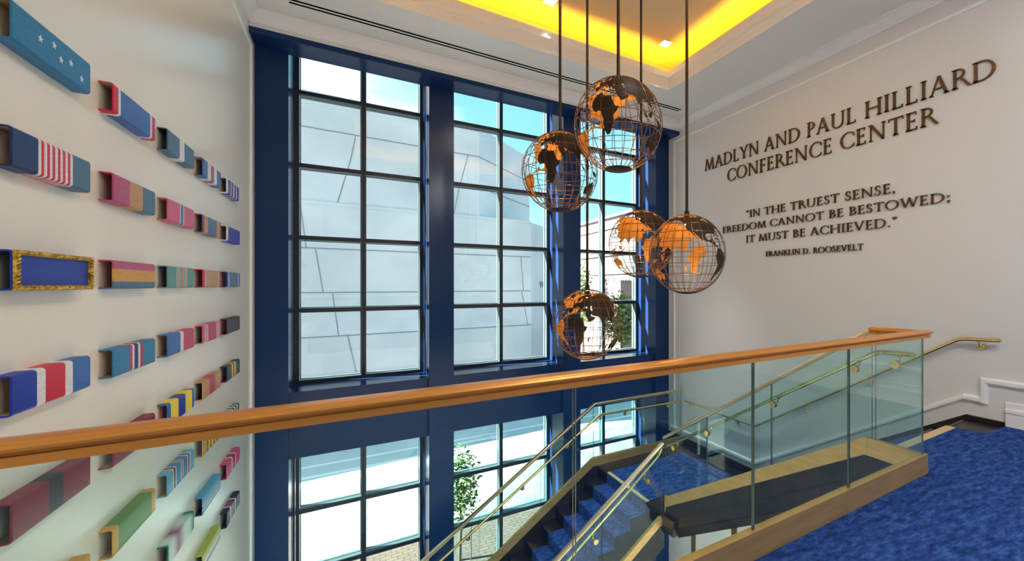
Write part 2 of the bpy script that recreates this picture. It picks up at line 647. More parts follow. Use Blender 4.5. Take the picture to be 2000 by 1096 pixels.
b.prism([(XR - u, 4.488 + w) for u, w in pm], 'Y', YBACK, 6.92)
b.prism([(XR - u, 6.92 + w * 1.6) for u, w in pm], 'Z', -1.50, 4.51)
struct(b.build('trim_6', M_TRIM), 'thin panel moulding on the lettered wall', 'trim')
b = MB()
b.prism([(XL + u, 4.462 + w) for u, w in pm], 'Y', YBACK, 6.86)
b.prism([(XL + u, 6.86 + w * 1.6) for u, w in pm], 'Z', ZLOW + .2, 4.484)
struct(b.build('trim_7', M_TRIM), 'thin panel moulding on the ribbon wall', 'trim')
# chair rail stepping down with the stair
b = MB()


def wallband(b, pts, x0, x1, t0, t1):
    """band on the right wall following (y, z) points; z runs t0..t1 about the line"""
    for (y0, z0), (y1, z1) in zip(pts[:-1], pts[1:]):
        if abs(y1 - y0) < 1e-4:
            continue
        b.prism([(y0, z0 + t0), (y1, z1 + t0), (y1, z1 + t1), (y0, z0 + t1)], 'X', x0, x1)


for (t0, t1, d) in ((-0.032, 0.032, 0.016), (-0.018, 0.020, 0.030)):
    wallband(b, [(YBACK, 0.44), (1.760, 0.44)], XR - d, XR, t0, t1)
    b.box(XR - d - 0.0012, XR, 1.776 + t0, 1.776 + t1, 0.198, 0.472 if t1 > .03 else 0.460)
    wallband(b, [(1.780, 0.23), (1.955, 0.23), (4.807, -1.533), (7.0, -1.533)], XR - d, XR, t0, t1)
struct(b.build('trim_8', M_TRIM), 'white chair rail stepping down beside the stair', 'trim')
b = MB()
b.box(XR - 0.018, XR, YBACK, 1.60, 0.006, 0.15)
b.box(XR - 0.026, XR, YBACK, 1.60, 0.15, 0.185)
b.box(XR - 0.014, XR, YBACK, 1.60, 0.185, 0.25)
struct(b.build('baseboard_right', M_TRIM), 'tall white baseboard at the right edge of the upper floor', 'baseboard')
b = MB()
wallband(b, [(1.60, 0.0), (1.93, 0.0)], XR - 0.03, XR, 0.0, 0.045)
b.prism([(1.93, 0.045), (1.93, -0.35), (4.60, -1.99), (4.77, -1.78), (4.77, -1.70)], 'X', XR - 0.03, XR)
b.box(XR - 0.03, XR, 4.77, 7.09, -1.99, -1.645)
struct(b.build('baseboard_stair', M_DWOOD), 'black skirting running down the stair wall', 'baseboard')

# ---- windows
UBAR = [1.085, 2.165, 3.24, 4.32]
LBAR = [-1.905, -2.815, -3.725]


def window(idx, x0, x1, z0, z1, bars, where):
    root = empty('window_%d' % idx, (0.5 * (x0 + x1), YF, z0))
    struct(root, where, 'window')
    fw, hb, mw = 0.055, 0.03, 0.03
    xm = 0.5 * (x0 + x1)
    ya, yb = YF, YF + 0.10
    f = MB()
    for (q0, q1, e, mt) in ((ya, ya + 0.022, 0.0, 0), (ya + 0.022, yb, 0.003, 1)):
        f.box(x0, x0 + fw - e, q0, q1, z0, z1, mt)
        f.box(x1 - fw + e, x1, q0, q1, z0, z1, mt)
        f.box(x0 + fw - e, x1 - fw + e, q0, q1, z0, z0 + 0.055 - e, mt)
        f.box(x0 + fw - e, x1 - fw + e, q0, q1, z1 - 0.055 + e, z1, mt)
    f.build('frame', [M_FRAME, M_FRAMEO], root)
    m = MB(); m.box(xm - mw, xm + mw, ya, ya + 0.022, z0 + 0.055, z1 - 0.055)
    m.box(xm - mw + .002, xm + mw - .002, ya + 0.022, yb, z0 + 0.055, z1 - 0.055, 1)
    m.build('mullion', [M_FRAME, M_FRAMEO], root)
    cols = [(x0 + fw, xm - mw), (xm + mw, x1 - fw)]
    for zb in bars:
        for c0, c1 in cols:
            t = MB(); t.box(c0, c1, ya, ya + 0.022, zb - hb, zb + hb)
            t.box(c0, c1, ya + 0.022, yb, zb - hb + .002, zb + hb - .002, 1)
            t.build('transom', [M_FRAME, M_FRAMEO], root)
    lv = [z0 + 0.055] + [q for zb in bars for q in (zb - hb, zb + hb)] + [z1 - 0.055]
    for k in range(0, len(lv), 2):
        for c0, c1 in cols:
            za, zb_ = lv[k], lv[k + 1]
            g = MB(); g.box(c0 + 0.004, c1 - 0.004, ya + 0.105, ya + 0.117, za + 0.002, zb_ - 0.002)
            pane = g.build('pane', M_PANE, root)
            s = MB()
            w = 0.012
            s.box(c0, c0 + w, yb, yb + 0.05, za, zb_)
            s.box(c1 - w, c1, yb, yb + 0.05, za, zb_)
            s.box(c0 + w, c1 - w, yb, yb + 0.05, za, za + w)
            s.box(c0 + w, c1 - w, yb, yb + 0.05, zb_ - w, zb_)
            s.build('glazing_bead', M_FRAMEO, pane)


names_u = ['tall left window looking onto the concrete facade', 'tall middle window with the concrete corner and sky',
           'tall right window with the white building and tree']
names_l = ['lower left window looking down onto the road', 'lower middle window behind the descending brass rails',
           'lower right window beside the stair landing']
for i, (x0, x1) in enumerate(WIN):
    window(i + 1, x0, x1, -0.012, 5.24, UBAR, names_u[i])
for i, (x0, x1) in enumerate(WIN):
    window(i + 4, x0, x1, ZLOW + 0.06, -0.915, [z for z in LBAR][::-1], names_l[i])

# ================================================================== LIGHT FITTINGS
WHITE = (1.0, 0.95, 0.87)


def downlight(x, y, z, power, label, group, s=0.075, beam=0.0):
    r = empty('downlight', (x, y, z), label, 'ceiling light', group)
    f = MB()
    w = 0.014
    f.box(x - s - w, x + s + w, y - s - w, y - s, z - 0.006, z)
    f.box(x - s - w, x + s + w, y + s, y + s + w, z - 0.006, z)
    f.box(x - s - w, x - s, y - s, y + s, z - 0.006, z)
    f.box(x + s, x + s + w, y - s, y + s, z - 0.006, z)
    f.build('bezel', M_TRIM, r)
    g = MB(); g.box(x - s, x + s, y - s, y + s, z - 0.003, z - 0.0005)
    g.build('lens', M_DOWN, r)
    if beam:
        lamp('lamp', 'SPOT', (x, y, z - 0.02), power, (1.0, 0.97, 0.93), r, size=s, spot=radians(beam))
    else:
        lamp('lamp', 'AREA', (x, y, z - 0.02), power, WHITE, r, size=2 * s)
    return r


downlight(4.36, 5.50, ZT, 900.0, 'square downlight near the corner of the yellow ceiling recess', None, beam=42)
downlight(2.33, 5.52, ZT, 350.0, 'square downlight at the top edge, left of the pendant rods', None, beam=42)
for x in (2.33,):
    downlight(x, 2.1, ZT, TRAY_FILL_W, 'added fill lamp at the near side of the yellow recess, above the viewer', None)  # unseen lamp added as fill inside the recess
for x, y in ((2.4, -0.6), (2.55, -1.8), (2.75, -3.0), (2.85, -4.2)):
        downlight(x, y, ZC, GALLERY_FILL_W, 'added fill lamp in the gallery ceiling behind the viewer', 'added gallery fill lamps')  # unseen lamps added as the main fill for the room
for x, y in ((0.4, 0.9), (2.4, 0.9), (0.4, -1.6), (2.4, -1.6), (4.6, -0.4)):
    downlight(x, y, -0.42, LOBBY_FILL_W, 'added fill lamp under the balcony in the lobby', 'added lobby fill lamps')  # unseen lamps added so light rises through the stairwell to the ceiling

# cove LED strips on the shelf behind the lip
for (x0, y0, x1, y1, dx, dy, lab) in ((TX0, TY1 + 0.10, TX1, TY1 + 0.10, 0, -1, 'far'), (TX0, TY0 - 0.10, TX1, TY0 - 0.10, 0, 1, 'near'),
                                      (TX1 + 0.10, TY0, TX1 + 0.10, TY1, -1, 0, 'right'), (TX0 - 0.10, TY0, TX0 - 0.10, TY1, 1, 0, 'left')):
    mxx, myy = (x0 + x1) / 2, (y0 + y1) / 2
    b = MB()
    hw = 0.02
    b.box(min(x0, x1) - hw, max(x0, x1) + hw, min(y0, y1) - hw, max(y0, y1) + hw, ZC + CT, ZC + CT + 0.02)
    o = b.build('cove_light', M_LED, origin=(mxx, myy, ZC + CT))
    tag(o, 'amber light strip hidden on the %s side of the ceiling recess' % lab, 'light strip', 'cove lights')
    L = max(abs(x1 - x0), abs(y1 - y0))
    a = lamp('cove_lamp', 'AREA', (mxx, myy, ZC + CT + 0.04), COVE_W * L / 4.7, (1.0, 0.56, 0.012), o,
             size=(L if dx == 0 else 0.05), size_y=(0.05 if dx == 0 else L), aim=(0, 0, 1))
    a.rotation_euler = (pi, 0, 0)

# linear slot diffuser in the ceiling above the windows
r = empty('air_diffuser', (2.33, 6.28, ZC), 'long black two-slot air diffuser in the ceiling above the windows', 'air vent')
b = MB()
b.box(-0.69, 5.34, 6.222, 6.345, ZC - 0.004, ZC)
b.build('frame', M_CEIL, r)
for y0, y1 in ((6.232, 6.264), (6.302, 6.332)):
    b = MB(); b.box(-0.68, 5.33, y0, y1, ZC - 0.0065, ZC - 0.004)
    b.build('slot', M_BLACK, r)

# ================================================================== STAIRCASE
R, T1, T2 = 0.177, 0.284, 0.27
Y0S, X0S, ZL = 1.93, 3.69, -1.77
XG = 3.757
st = empty('staircase', (4.7, 3.3, ZLOW), 'black L-shaped staircase with blue carpet runner descending beside the windows', 'staircase')
LX0, LX1, LY0, LY1 = 3.79, XR - 0.031, 4.77, 6.60
for k in range(1, 10):
    a = Y0S + T1 * (k - 1)
    z = -R * k
    s = MB()
    s.box(LX0, LX1, a - 0.016, a + T1 + 0.006, z - 0.04, z)
    s.box(LX0, LX1, a - 0.016, a + 0.003, z, z + R - 0.04)
    s.build('step', M_TREAD, st)
s = MB()
s.box(LX0, LX1, Y0S + 9 * T1 - 0.016, Y0S + 9 * T1 + 0.003, ZL, ZL + R - 0.04)
s.build('riser', M_TREAD, st)
s = MB()
s.box(LX0, LX1, 1.90, 1.93, -0.2, 0.0)
s.build('riser', M_TREAD, st)
s = MB()
s.box(X0S, XR - 0.031, Y0S + 9 * T1, 6.64, ZL - 0.22, ZL)
s.build('landing', M_DWOOD, st)
for k in range(1, 16):
    a = X0S - T2 * (k - 1)
    z = ZL - R * k
    s = MB()
    s.box(a - T2 - 0.006, a + 0.016, LY0 + 0.015, LY1, z - 0.04, z)
    s.box(a - 0.003, a + 0.016, LY0 + 0.015, LY1, z, z + R - 0.04)
    s.build('step', M_TREAD, st)
# carpet runners follow the step profile
pr = []
for k in range(1, 11):
    a = Y0S + T1 * (k - 1)
    pr += ([(a, -R * (k - 1))] if k > 1 else []) + [(a + 0.006, -R * (k - 1) - 0.02), (a + 0.006, -R * k)]
pr += [(5.09, ZL)]
s = MB()
CXA, CXB = 4.16, 5.22
off = 0.010
up = [(y + 0.010, z + off) for y, z in pr]
for (y0, z0), (y1, z1) in zip(up[:-1], up[1:]):
    s.add([(CXA, y0, z0), (CXB, y0, z0), (CXB, y1, z1), (CXA, y1, z1)], [(0, 1, 2, 3)])
s.add([(X0S + .03, 5.10, ZL + off), (5.42, 5.10, ZL + off), (5.42, 6.25, ZL + off), (X0S + .03, 6.25, ZL + off)], [(0, 1, 2, 3)])
s.add([(CXB, 4.55, ZL + off), (5.42, 4.55, ZL + off), (5.42, 5.10, ZL + off), (CXB, 5.10, ZL + off)], [(0, 1, 2, 3)])
s.build('carpet_runner', M_CARPET, st)
pr = [(X0S + 0.03, ZL)]
for k in range(1, 16):
    a = X0S - T2 * (k - 1)
    pr += [(a, ZL - R * (k - 1)), (a - 0.006, ZL - R * (k - 1) - 0.02), (a - 0.006, ZL - R * k)]
pr += [(X0S - T2 * 15, ZL - R * 15)]
up = [(x - 0.010, z + off) for x, z in pr]
s = MB()
for (x0, z0), (x1, z1) in zip(up[:-1], up[1:]):
    s.add([(x0, 5.10, z0), (x0, 6.24, z0), (x1, 6.24, z1), (x1, 5.10, z1)], [(0, 1, 2, 3)])
s.build('carpet_runner', M_CARPET, st)
s = MB(); s.box(3.79, 5.20, 1.845, 1.925, -0.004, 0.012)
s.build('nosing', M_NOSE, st)
s = MB(); s.box(X0S - 0.012, X0S + 0.045, 5.10, 6.24, ZL, ZL + 0.016)
s.build('nosing', M_NOSE, st)
# underside slabs
s = MB()
s.prism([(Y0S, -0.30), (4.49, -1.90), (4.49, -2.02), (Y0S, -0.42)], 'X', 3.78, XR - 0.02)
s.build('soffit', M_DWOOD, st)
s = MB()
s.prism([(X0S, ZL - 0.30), (X0S - T2 * 15, ZL - R * 15 - 0.30), (X0S - T2 * 15, ZL - R * 15 - 0.42), (X0S, ZL - 0.42)], 'Y', 4.80, 6.60)
s.build('soffit', M_DWOOD, st)
# black outer stringer of the upper flight, with a groove, and of the lower flight
sl = 0.615


def ztop(y):
    return 0.15 - sl * (y - 1.975)


s = MB()
s.prism([(1.56, -0.002), (1.975, -0.002), (4.74, ztop(4.74) - 0.15), (4.74, -2.06), (1.56, -0.16)], 'X', 3.742, 3.774)
s.prism([(1.99, -0.20), (4.70, ztop(4.70) - 0.335), (4.70, ztop(4.70) - 0.350), (1.99, -0.215)], 'X', 3.736, 3.742)
s.prism([(1.60, -0.145), (4.70, -2.02), (4.74, -2.06), (1.60, -0.165)], 'X', 3.728, 3.742)
s.build('stringer', M_DWOOD, st)
sl2 = 0.655


def zin(x):
    return ZL - 0.02 - sl2 * (3.70 - x)


s = MB()
xe = X0S - T2 * 15
s.prism([(3.74, zin(3.70) - 0.10), (3.66, zin(3.66) - 0.13), (xe, zin(xe) - 0.13), (xe, zin(xe) - 0.45), (3.74, zin(3.74) - 0.5)], 'Y', 4.745, 4.775)
s.build('stringer', M_DWOOD, st)
s = MB()
s.prism([(5.68, -1.77), (3.60, -1.77), (xe, ZL - sl2 * (3.60 - xe)), (xe, ZL - sl2 * (3.60 - xe) - 0.36), (3.60, -2.13), (5.68, -2.13)], 'Y', 6.605, 6.635)
s.build('stringer', M_DWOOD, st)

# ================================================================== BALUSTRADES
_half = [(0.034, -0.042), (0.034, -0.019), (0.025, -0.018), (0.025, -0.0115), (0.040, -0.011), (0.047, -0.005), (0.048, 0.002),
         (0.042, 0.009), (0.037, 0.0095), (0.035, 0.008), (0.030, 0.0135), (0.018, 0.0165)]
capprof = _half + [(-u, w) for u, w in _half[::-1]]


def glass_panel(parent, quad, thick_axis, c, t=0.012):
    """quad: four (a, z) corners in the panel plane, thick_axis 'X' or 'Y' with centre c"""
    g = MB()
    g.prism(quad, thick_axis, c - t / 2, c + t / 2)
    # the two broad faces are glass, the rim is the green cut edge
    g.m = [0, 0] + [1] * (len(g.f) - 2)
    return g.build('glass_panel', [M_GLASS, M_EDGE], parent)


# -- balcony: front run and short return to the stair head
YGL = 1.538
ba = empty('balustrade', (1.5, YGL, 0), 'long level glass balustrade with orange bronze cap rail across the balcony', 'balustrade')
s = MB()
s.box(XL + 0.005, 3.780, 1.515, 1.562, 0.0, 0.15)
s.box(3.735, 3.780, 1.562, 1.955, 0.0, 0.15)
s.build('base_shoe', M_BRASS, ba)
s = MB()
s.box(XL + 0.005, 3.735, 1.5625, 1.585, -0.42, 0.0)
s.build('fascia', M_DWOOD, ba)
gx = [XL + 0.01, -0.157, 0.752, 1.812, 2.722, 3.745]
for a0, a1 in zip(gx[:-1], gx[1:]):
    glass_panel(ba, [(a0 + 0.006, 0.13), (a1 - 0.006, 0.13), (a1 - 0.006, 1.062), (a0 + 0.006, 1.062)], 'Y', YGL)
glass_panel(ba, [(1.55, 0.13), (1.893, 0.13), (1.893, 1.058), (1.55, 1.062)], 'X', XG)
s = MB()
s.sweep([(XL + 0.002, YGL, 1.095), (XG, YGL, 1.095), (XG, 1.93, 1.085)], capprof)
s.build('cap_rail', M_CAP, ba, smooth=True, angle=25)

# -- upper flight, open side
bu = empty('balustrade', (XG, 3.3, ztop(3.3)), 'sloping glass balustrade of the upper stair flight with pale cap rail', 'balustrade')


def zcap(y):
    return 1.085 - 0.631 * (y - 1.93)


s = MB()
s.prism([(1.957, 0.15), (1.975, 0.15), (4.70, ztop(4.70)), (4.735, ztop(4.70)), (4.735, ztop(4.735) - 0.25), (4.70, ztop(4.70) - 0.15), (1.975, 0.0), (1.957, 0.0)], 'X', 3.735, 3.780)
s.build('base_shoe', M_BRASS, bu)
gy = [1.914, 2.942, 3.905, 4.735]
for a0, a1 in zip(gy[:-1], gy[1:]):
    a0 += 0.006; a1 -= 0.006
    glass_panel(bu, [(a0, max(-9, min(0.14, ztop(a0) - 0.02))), (a1, ztop(a1) - 0.02), (a1, zcap(a1) - 0.035), (a0, zcap(a0) - 0.035)], 'X', XG)
capthin = [(u * 0.8, w * 0.85) for u, w in capprof]
s = MB()
s.sweep([(XG, 1.931, 1.085), (XG, 4.765, zcap(4.765))], capthin)
s.build('cap_rail', M_CAP2, bu, smooth=True, angle=25)

# -- lower flight, inner side
bl = empty('balustrade', (2.0, 4.76, zin(2.0)), 'glass balustrade on the near side of the lower stair flight', 'balustrade')
YGI = 4.758
s = MB()
s.prism([(3.735, zin(3.66)), (3.66, zin(3.66)), (xe, zin(xe)), (xe, zin(xe) - 0.13), (3.66, zin(3.66) - 0.13), (3.735, zin(3.66) - 0.13)], 'Y', 4.736, 4.782)
s.build('base_shoe', M_BRASS, bl)


def zci(x):
    return -0.80 - 0.672 * (3.70 - x)


gxi = [3.715, 2.722, 1.72, 0.72, xe + .05]
for a1, a0 in zip(gxi[:-1], gxi[1:]):
    a0 += 0.006; a1 -= 0.006
    glass_panel(bl, [(a0, zin(a0) - 0.02), (a1, zin(a1) - 0.02), (a1, zci(a1) - 0.03), (a0, zci(a0) - 0.03)], 'Y', YGI)
s = MB()
s.sweep([(xe, YGI, zci(xe)), (3.715, YGI, zci(3.715))], capthin)
s.build('cap_rail', M_CAP2, bl, smooth=True, angle=25)

# -- landing and lower flight, window side
bo = empty('balustrade', (3.6, 6.62, -1.7), 'glass balustrade along the windows, level at the landing then sloping down', 'balustrade')
YGO = 6.62
zo = lambda x: -1.62 - sl2 * (3.60 - x)
s = MB()
s.prism([(XR - 0.035, -1.62), (3.60, -1.62), (xe, zo(xe)), (xe, zo(xe) - 0.15), (3.60, -1.77), (XR - 0.035, -1.77)], 'Y', 6.597, 6.643)
s.build('base_shoe', M_BRASS, bo)
zco = lambda x: -0.66 - 0.655 * (3.64 - x)
gxo = [5.655, 5.123 - 0.4, 3.615]
for a1, a0 in zip(gxo[:-1], gxo[1:]):
    a0 += 0.006; a1 -= 0.006
    glass_panel(bo, [(a0, -1.64), (a1, -1.64), (a1, -0.69), (a0, -0.69)], 'Y', YGO)
gxo = [3.615, 2.62, 1.62, 0.62, xe + .05]
for a1, a0 in zip(gxo[:-1], gxo[1:]):
    a0 += 0.006; a1 -= 0.006
    glass_panel(bo, [(a0, zo(a0) - 0.02), (a1, zo(a1) - 0.02), (a1, zco(a1) - 0.03), (a0, zco(a0) - 0.03)], 'Y', YGO)
s = MB()
s.sweep([(xe, YGO, zco(xe)), (3.64, YGO, -0.66), (5.665, YGO, -0.66)], capthin)
s.build('cap_rail', M_CAP2, bo, smooth=True, angle=25)


# ================================================================== HANDRAILS
def rounded(path, rad=0.06, n=5):
    out = [Vector(path[0])]
    for i in range(1, len(path) - 1):
        p0, p, p1 = Vector(path[i - 1]), Vector(path[i]), Vector(path[i + 1])
        a = (p0 - p); b_ = (p1 - p)
        d = min(rad, a.length * 0.45, b_.length * 0.45)
        a = p + a.normalized() * d
        b_ = p + b_.normalized() * d
        for k in range(n + 1):
            t = k / n
            out.append(a * (1 - t) ** 2 + p * 2 * t * (1 - t) + b_ * t ** 2)
    out.append(Vector(path[-1]))
    return out


def handrail(path, label, brackets, rad=0.06):
    """brackets: (point on rail, point on the wall or glass, normal axis)"""
    root = empty('handrail', path[len(path) // 2], label, 'handrail')
    s = MB(); s.tube(rounded(path, rad), 0.02, 14)
    s.build('rail_tube', M_BRASSY, root, smooth=True)
    for p, q in brackets:
        p, q = Vector(p), Vector(q)
        nrm = Vector((q.x - p.x, q.y - p.y, 0)).normalized()
        k = MB()
        k.tube(rounded([p - Vector((0, 0, 0.012)), Vector((p.x, p.y, q.z)), q], 0.03, 4), 0.0085, 8)
        k.cyl(p - Vector((0, 0, 0.028)), p - Vector((0, 0, 0.014)), 0.019, 10)
        br = k.build('bracket', M_BRASSY, root, smooth=True)
        d = MB()
        d.cyl(q - nrm * 0.012, q, 0.033, 20)
        d.cyl(q - nrm * 0.018, q - nrm * 0.012, 0.022, 20)
        d.build('rosette', M_BRASSY, br, smooth=True)
    return root


# on the glass of the upper flight (stair side); the rosettes clamp the pane
XH = 3.83
zh = lambda y: 0.885 - 0.610 * (y - 1.92)
br = []
for y in (2.068, 2.92, 3.902, 4.552):
    br.append(((XH, y, zh(y)), (XG + 0.007, y, zh(y) - 0.075)))
br.append(((XH, 1.736, 0.893), (XG + 0.007, 1.736, 0.812)))
h1 = handrail([(XG + 0.012, 1.615, 0.90), (XH, 1.625, 0.90), (XH, 1.915, 0.887), (XH, 4.78, zh(4.78))],
              'brass handrail fixed to the glass of the upper stair flight', br)
# outside discs of those clamps, seen through the glass from the balcony
for p, q in br:
    d = MB()
    d.cyl((XG - 0.006, q[1], q[2]), (XG - 0.020, q[1], q[2]), 0.034, 20)
    d.cyl((XG - 0.020, q[1], q[2]), (XG - 0.026, q[1], q[2]), 0.008, 8)
    d.build('clamp_disc', M_BRASSY, h1, smooth=True)
# lower flight, near side
YH = 4.825
zl = lambda x: -0.93 - 0.703 * (3.80 - x)
br = []
for x in (3.45, 2.63, 1.9, 1.0):
    br.append(((x, YH, zl(x)), (x, YGI + 0.007, zl(x) - 0.09)))
h2 = handrail([(3.79, YH + 0.03, -0.90), (3.70, YH, zl(3.70)), (xe + 0.2, YH, zl(xe + 0.2))],
              'brass handrail fixed to the near glass of the lower stair flight', br)
for p, q in br:
    d = MB()
    d.cyl((q[0], YGI - 0.006, q[2]), (q[0], YGI - 0.020, q[2]), 0.034, 20)
    d.build('clamp_disc', M_BRASSY, h2, smooth=True)
# right wall
XW = 5.65
zw = lambda y: 0.87 - 0.629 * (y - 1.965)
br = [((XW, 1.80, 0.876), (XR, 1.80, 0.80))]
for y in (2.93, 3.84):
    br.append(((XW, y, zw(y)), (XR, y, zw(y) - 0.075)))
for y in (5.17, 6.36):
    br.append(((XW, y, -0.882), (XR, y, -0.945)))
handrail([(XW, 1.62, 0.887), (XW, 1.965, 0.872), (XW, 4.748, -0.882), (XW, 6.50, -0.882)],
         'thin brass handrail on the lettered wall following the stair down', br)
# window side
YHO = 6.57
zq = lambda x: -0.86 - 0.643 * (3.705 - x)
br = []
for x in (5.30, 4.28):
    br.append(((x, YHO, -0.872), (x, YGO - 0.007, -0.94)))
for x in (3.75, 3.1, 2.3, 1.45):
    z = zq(x) if x < 3.7 else -0.86
    br.append(((x, YHO, z), (x, YGO - 0.007, z - 0.07)))
handrail([(5.60, YHO, -0.884), (3.705, YHO, -0.86), (xe + 0.2, YHO, zq(xe + 0.2))],
         'brass handrail along the window side of the landing and lower flight', br)


# ================================================================== LETTERING
def ringseg(cx, cy, rx, ry, a0, a1, wx, wy, n=18):
    out = []
    P = lambda a, k: (cx + (rx - wx * k) * cos(a), cy + (ry - wy * k) * sin(a))
    for i in range(n):
        u, v = radians(a0 + (a1 - a0) * i / n), radians(a0 + (a1 - a0) * (i + 1) / n)
        out.append([P(u, 0), P(v, 0), P(v, 1), P(u, 1)])
    return out


TK, TN, SH = 0.135, 0.062, 0.042


def rect(x0, x1, y0, y1):
    return [(x0, y0), (x1, y0), (x1, y1), (x0, y1)]


def serif(x, y, w, hw=0.075):
    s = SH if y < 0.5 else -SH
    return [(x - w / 2 - hw, y), (x + w / 2 + hw, y), (x + w / 2 + hw, y + s * .6), (x + w / 2, y + s * 2), (x - w / 2, y + s * 2), (x - w / 2 - hw, y + s * .6)]


def stem(x, w=TK, y0=0.0, y1=1.0, s0=True, s1=True):
    o = [rect(x - w / 2, x + w / 2, y0, y1)]
    if s0:
        o.append(serif(x, y0, w))
    if s1:
        o.append(serif(x, y1, w))
    return o


def diag(x0, y0, x1, y1, w):
    return [[(x0 - w / 2, y0), (x0 + w / 2, y0), (x1 + w / 2, y1), (x1 - w / 2, y1)]]


def glyph(c):
    S = stem
    if c == 'A':
        return 0.92, diag(.10, 0, .44, 1, .075) + diag(.45, 1, .80, 0, .155) + [rect(.22, .66, .32, .32 + TN)] + [serif(.10, 0, .06), serif(.80, 0, .13)]
    if c == 'B':
        return 0.68, S(.15) + ringseg(.28, .755, .30, .245, -90, 90, .12, .055) + ringseg(.28, .27, .37, .27, -90, 90, .13, .055) + [rect(.15, .29, .945, 1), rect(.15, .29, .485, .54), rect(.15, .29, 0, .055)]
    if c == 'C':
        return 0.90, ringseg(.54, .5, .52, .52, 48, 312, .14, .055, 26) + [rect(.84, .885, .70, .90), rect(.84, .885, .10, .26)]
    if c == 'D':
        return 0.98, S(.15) + ringseg(.38, .5, .56, .5, -90, 90, .14, .055, 22) + [rect(.15, .40, .945, 1), rect(.15, .40, 0, .055)]
    if c == 'E':
        return 0.62, S(.15) + [rect(.15, .52, .945, 1), rect(.15, .46, .49, .545), rect(.15, .56, 0, .055), rect(.485, .525, .84, 1), rect(.425, .465, .43, .60), rect(.52, .57, 0, .17)]
    if c == 'F':
        return 0.58, S(.15) + [rect(.15, .52, .945, 1), rect(.15, .46, .48, .535), rect(.485, .525, .84, 1), rect(.425, .465, .42, .60)]
    if c == 'H':
        return 1.0, S(.15) + S(.85) + [rect(.15, .85, .49, .545)]
    if c == 'I':
        return 0.34, S(.17)
    if c == 'K':
        return 0.84, S(.15) + diag(.20, .45, .66, 1, .075) + diag(.34, .60, .80, 0, .15) + [serif(.66, 1, .06)]
    if c == 'L':
        return 0.64, S(.15) + [rect(.15, .58, 0, .055), rect(.54, .59, 0, .17)]
    if c == 'M':
        return 1.16, diag(.12, 0, .22, 1, .07) + diag(.24, 1, .58, 0, .14) + diag(.58, 0, .92, 1, .07) + diag(.94, 1, 1.04, 0, .14) + [serif(.12, 0, .06), serif(1.04, 0, .12)]
    if c == 'N':
        return 1.0, S(.15, .07, s1=False) + diag(.15, 1, .84, 0, .15) + S(.85, .07, s0=False) + [serif(.10, 1, .06)]
    if c == 'O':
        return 1.06, ringseg(.53, .5, .53, .52, 0, 360, .14, .055, 36)
    if c == 'P':
        return 0.62, S(.15) + ringseg(.26, .735, .34, .265, -90, 90, .125, .055) + [rect(.15, .27, .945, 1), rect(.15, .27, .47, .525)]
    if c == 'R':
        return 0.78, S(.15) + ringseg(.26, .745, .33, .255, -90, 90, .125, .055) + [rect(.15, .27, .945, 1), rect(.15, .30, .49, .545)] + diag(.40, .52, .78, 0, .145)
    if c == 'S':
        return 0.56, ringseg(.27, .755, .225, .265, 40, 270, .11, .06, 18) + ringseg(.27, .265, .245, .285, -140, 90, .115, .06, 18) + diag(.20, .53, .34, .44, .14) + [rect(.42, .455, .74, .93), rect(.035, .07, .08, .26)]
    if c == 'T':
        return 0.80, S(.40, s1=False) + [rect(.02, .78, .945, 1), rect(.01, .055, .82, 1), rect(.745, .79, .82, 1)]
    if c == 'U':
        return 0.96, S(.16, s0=False, y0=.3) + S(.82, .075, s0=False, y0=.3) + ringseg(.475, .31, .383, .33, 180, 360, .10, .07, 20)
    if c == 'V':
        return 0.88, diag(.10, 1, .44, 0, .155) + diag(.45, 0, .78, 1, .07) + [serif(.10, 1, .13), serif(.78, 1, .06)]
    if c == 'W':
        return 1.32, diag(.10, 1, .40, 0, .145) + diag(.41, 0, .68, 1, .07) + diag(.68, 1, .95, 0, .145) + diag(.96, 0, 1.22, 1, .07) + [serif(.10, 1, .12), serif(1.22, 1, .06)]
    if c == 'Y':
        return 0.82, diag(.09, 1, .42, .44, .145) + diag(.42, .44, .74, 1, .07) + S(.42, s1=False, y1=.5) + [serif(.09, 1, .12), serif(.74, 1, .06)]
    if c == '.':
        return 0.24, [rect(.05, .19, 0, .13)]
    if c == ',':
        return 0.24, [rect(.05, .19, 0, .13), [(.19, .02), (.17, -.10), (.08, -.17), (.12, 0)]]
    if c == ';':
        return 0.26, [rect(.05, .19, 0, .13), [(.19, .02), (.17, -.10), (.08, -.17), (.12, 0)], rect(.05, .19, .48, .61)]
    if c == '(':   # opening double quote
        return 0.40, [rect(.05, .16, .76, .87), [(.05, .84), (.06, .95), (.14, 1.02), (.11, .86)], rect(.23, .34, .76, .87), [(.23, .84), (.24, .95), (.32, 1.02), (.29, .86)]]
    if c == ')':
        return 0.40, [rect(.05, .16, .90, 1.01), [(.16, .92), (.15, .81), (.07, .74), (.10, .90)], rect(.23, .34, .90, 1.01), [(.34, .92), (.33, .81), (.25, .74), (.28, .90)]]
    return 0.40, []


def layout(text, gap=0.10, word=0.42):
    x, out = 0.0, []
    for c in text:
        if c == ' ':
            x += word
            continue
        w, polys = glyph(c)
        out.append((c, x, polys))
        x += w + gap
    return x - gap, out


def wall_text(text, yl, yr, z, cap, label, group=None, big=None):
    """raised letters on the right wall, reading from far (yl) to near (yr)"""
    width, gl = layout(text)
    k = (yl - yr) / width
    root = empty('wall_lettering', (XR, 0.5 * (yl + yr), z), label, 'lettering', group)
    for c, x, polys in gl:
        b = MB()
        for p in polys:
            b.prism([(yl - (x + q[0]) * k, z + q[1] * cap) for q in p], 'X', XR - 0.024, XR - 0.004)
        b.build('letter', M_LETTER, root)
    return root


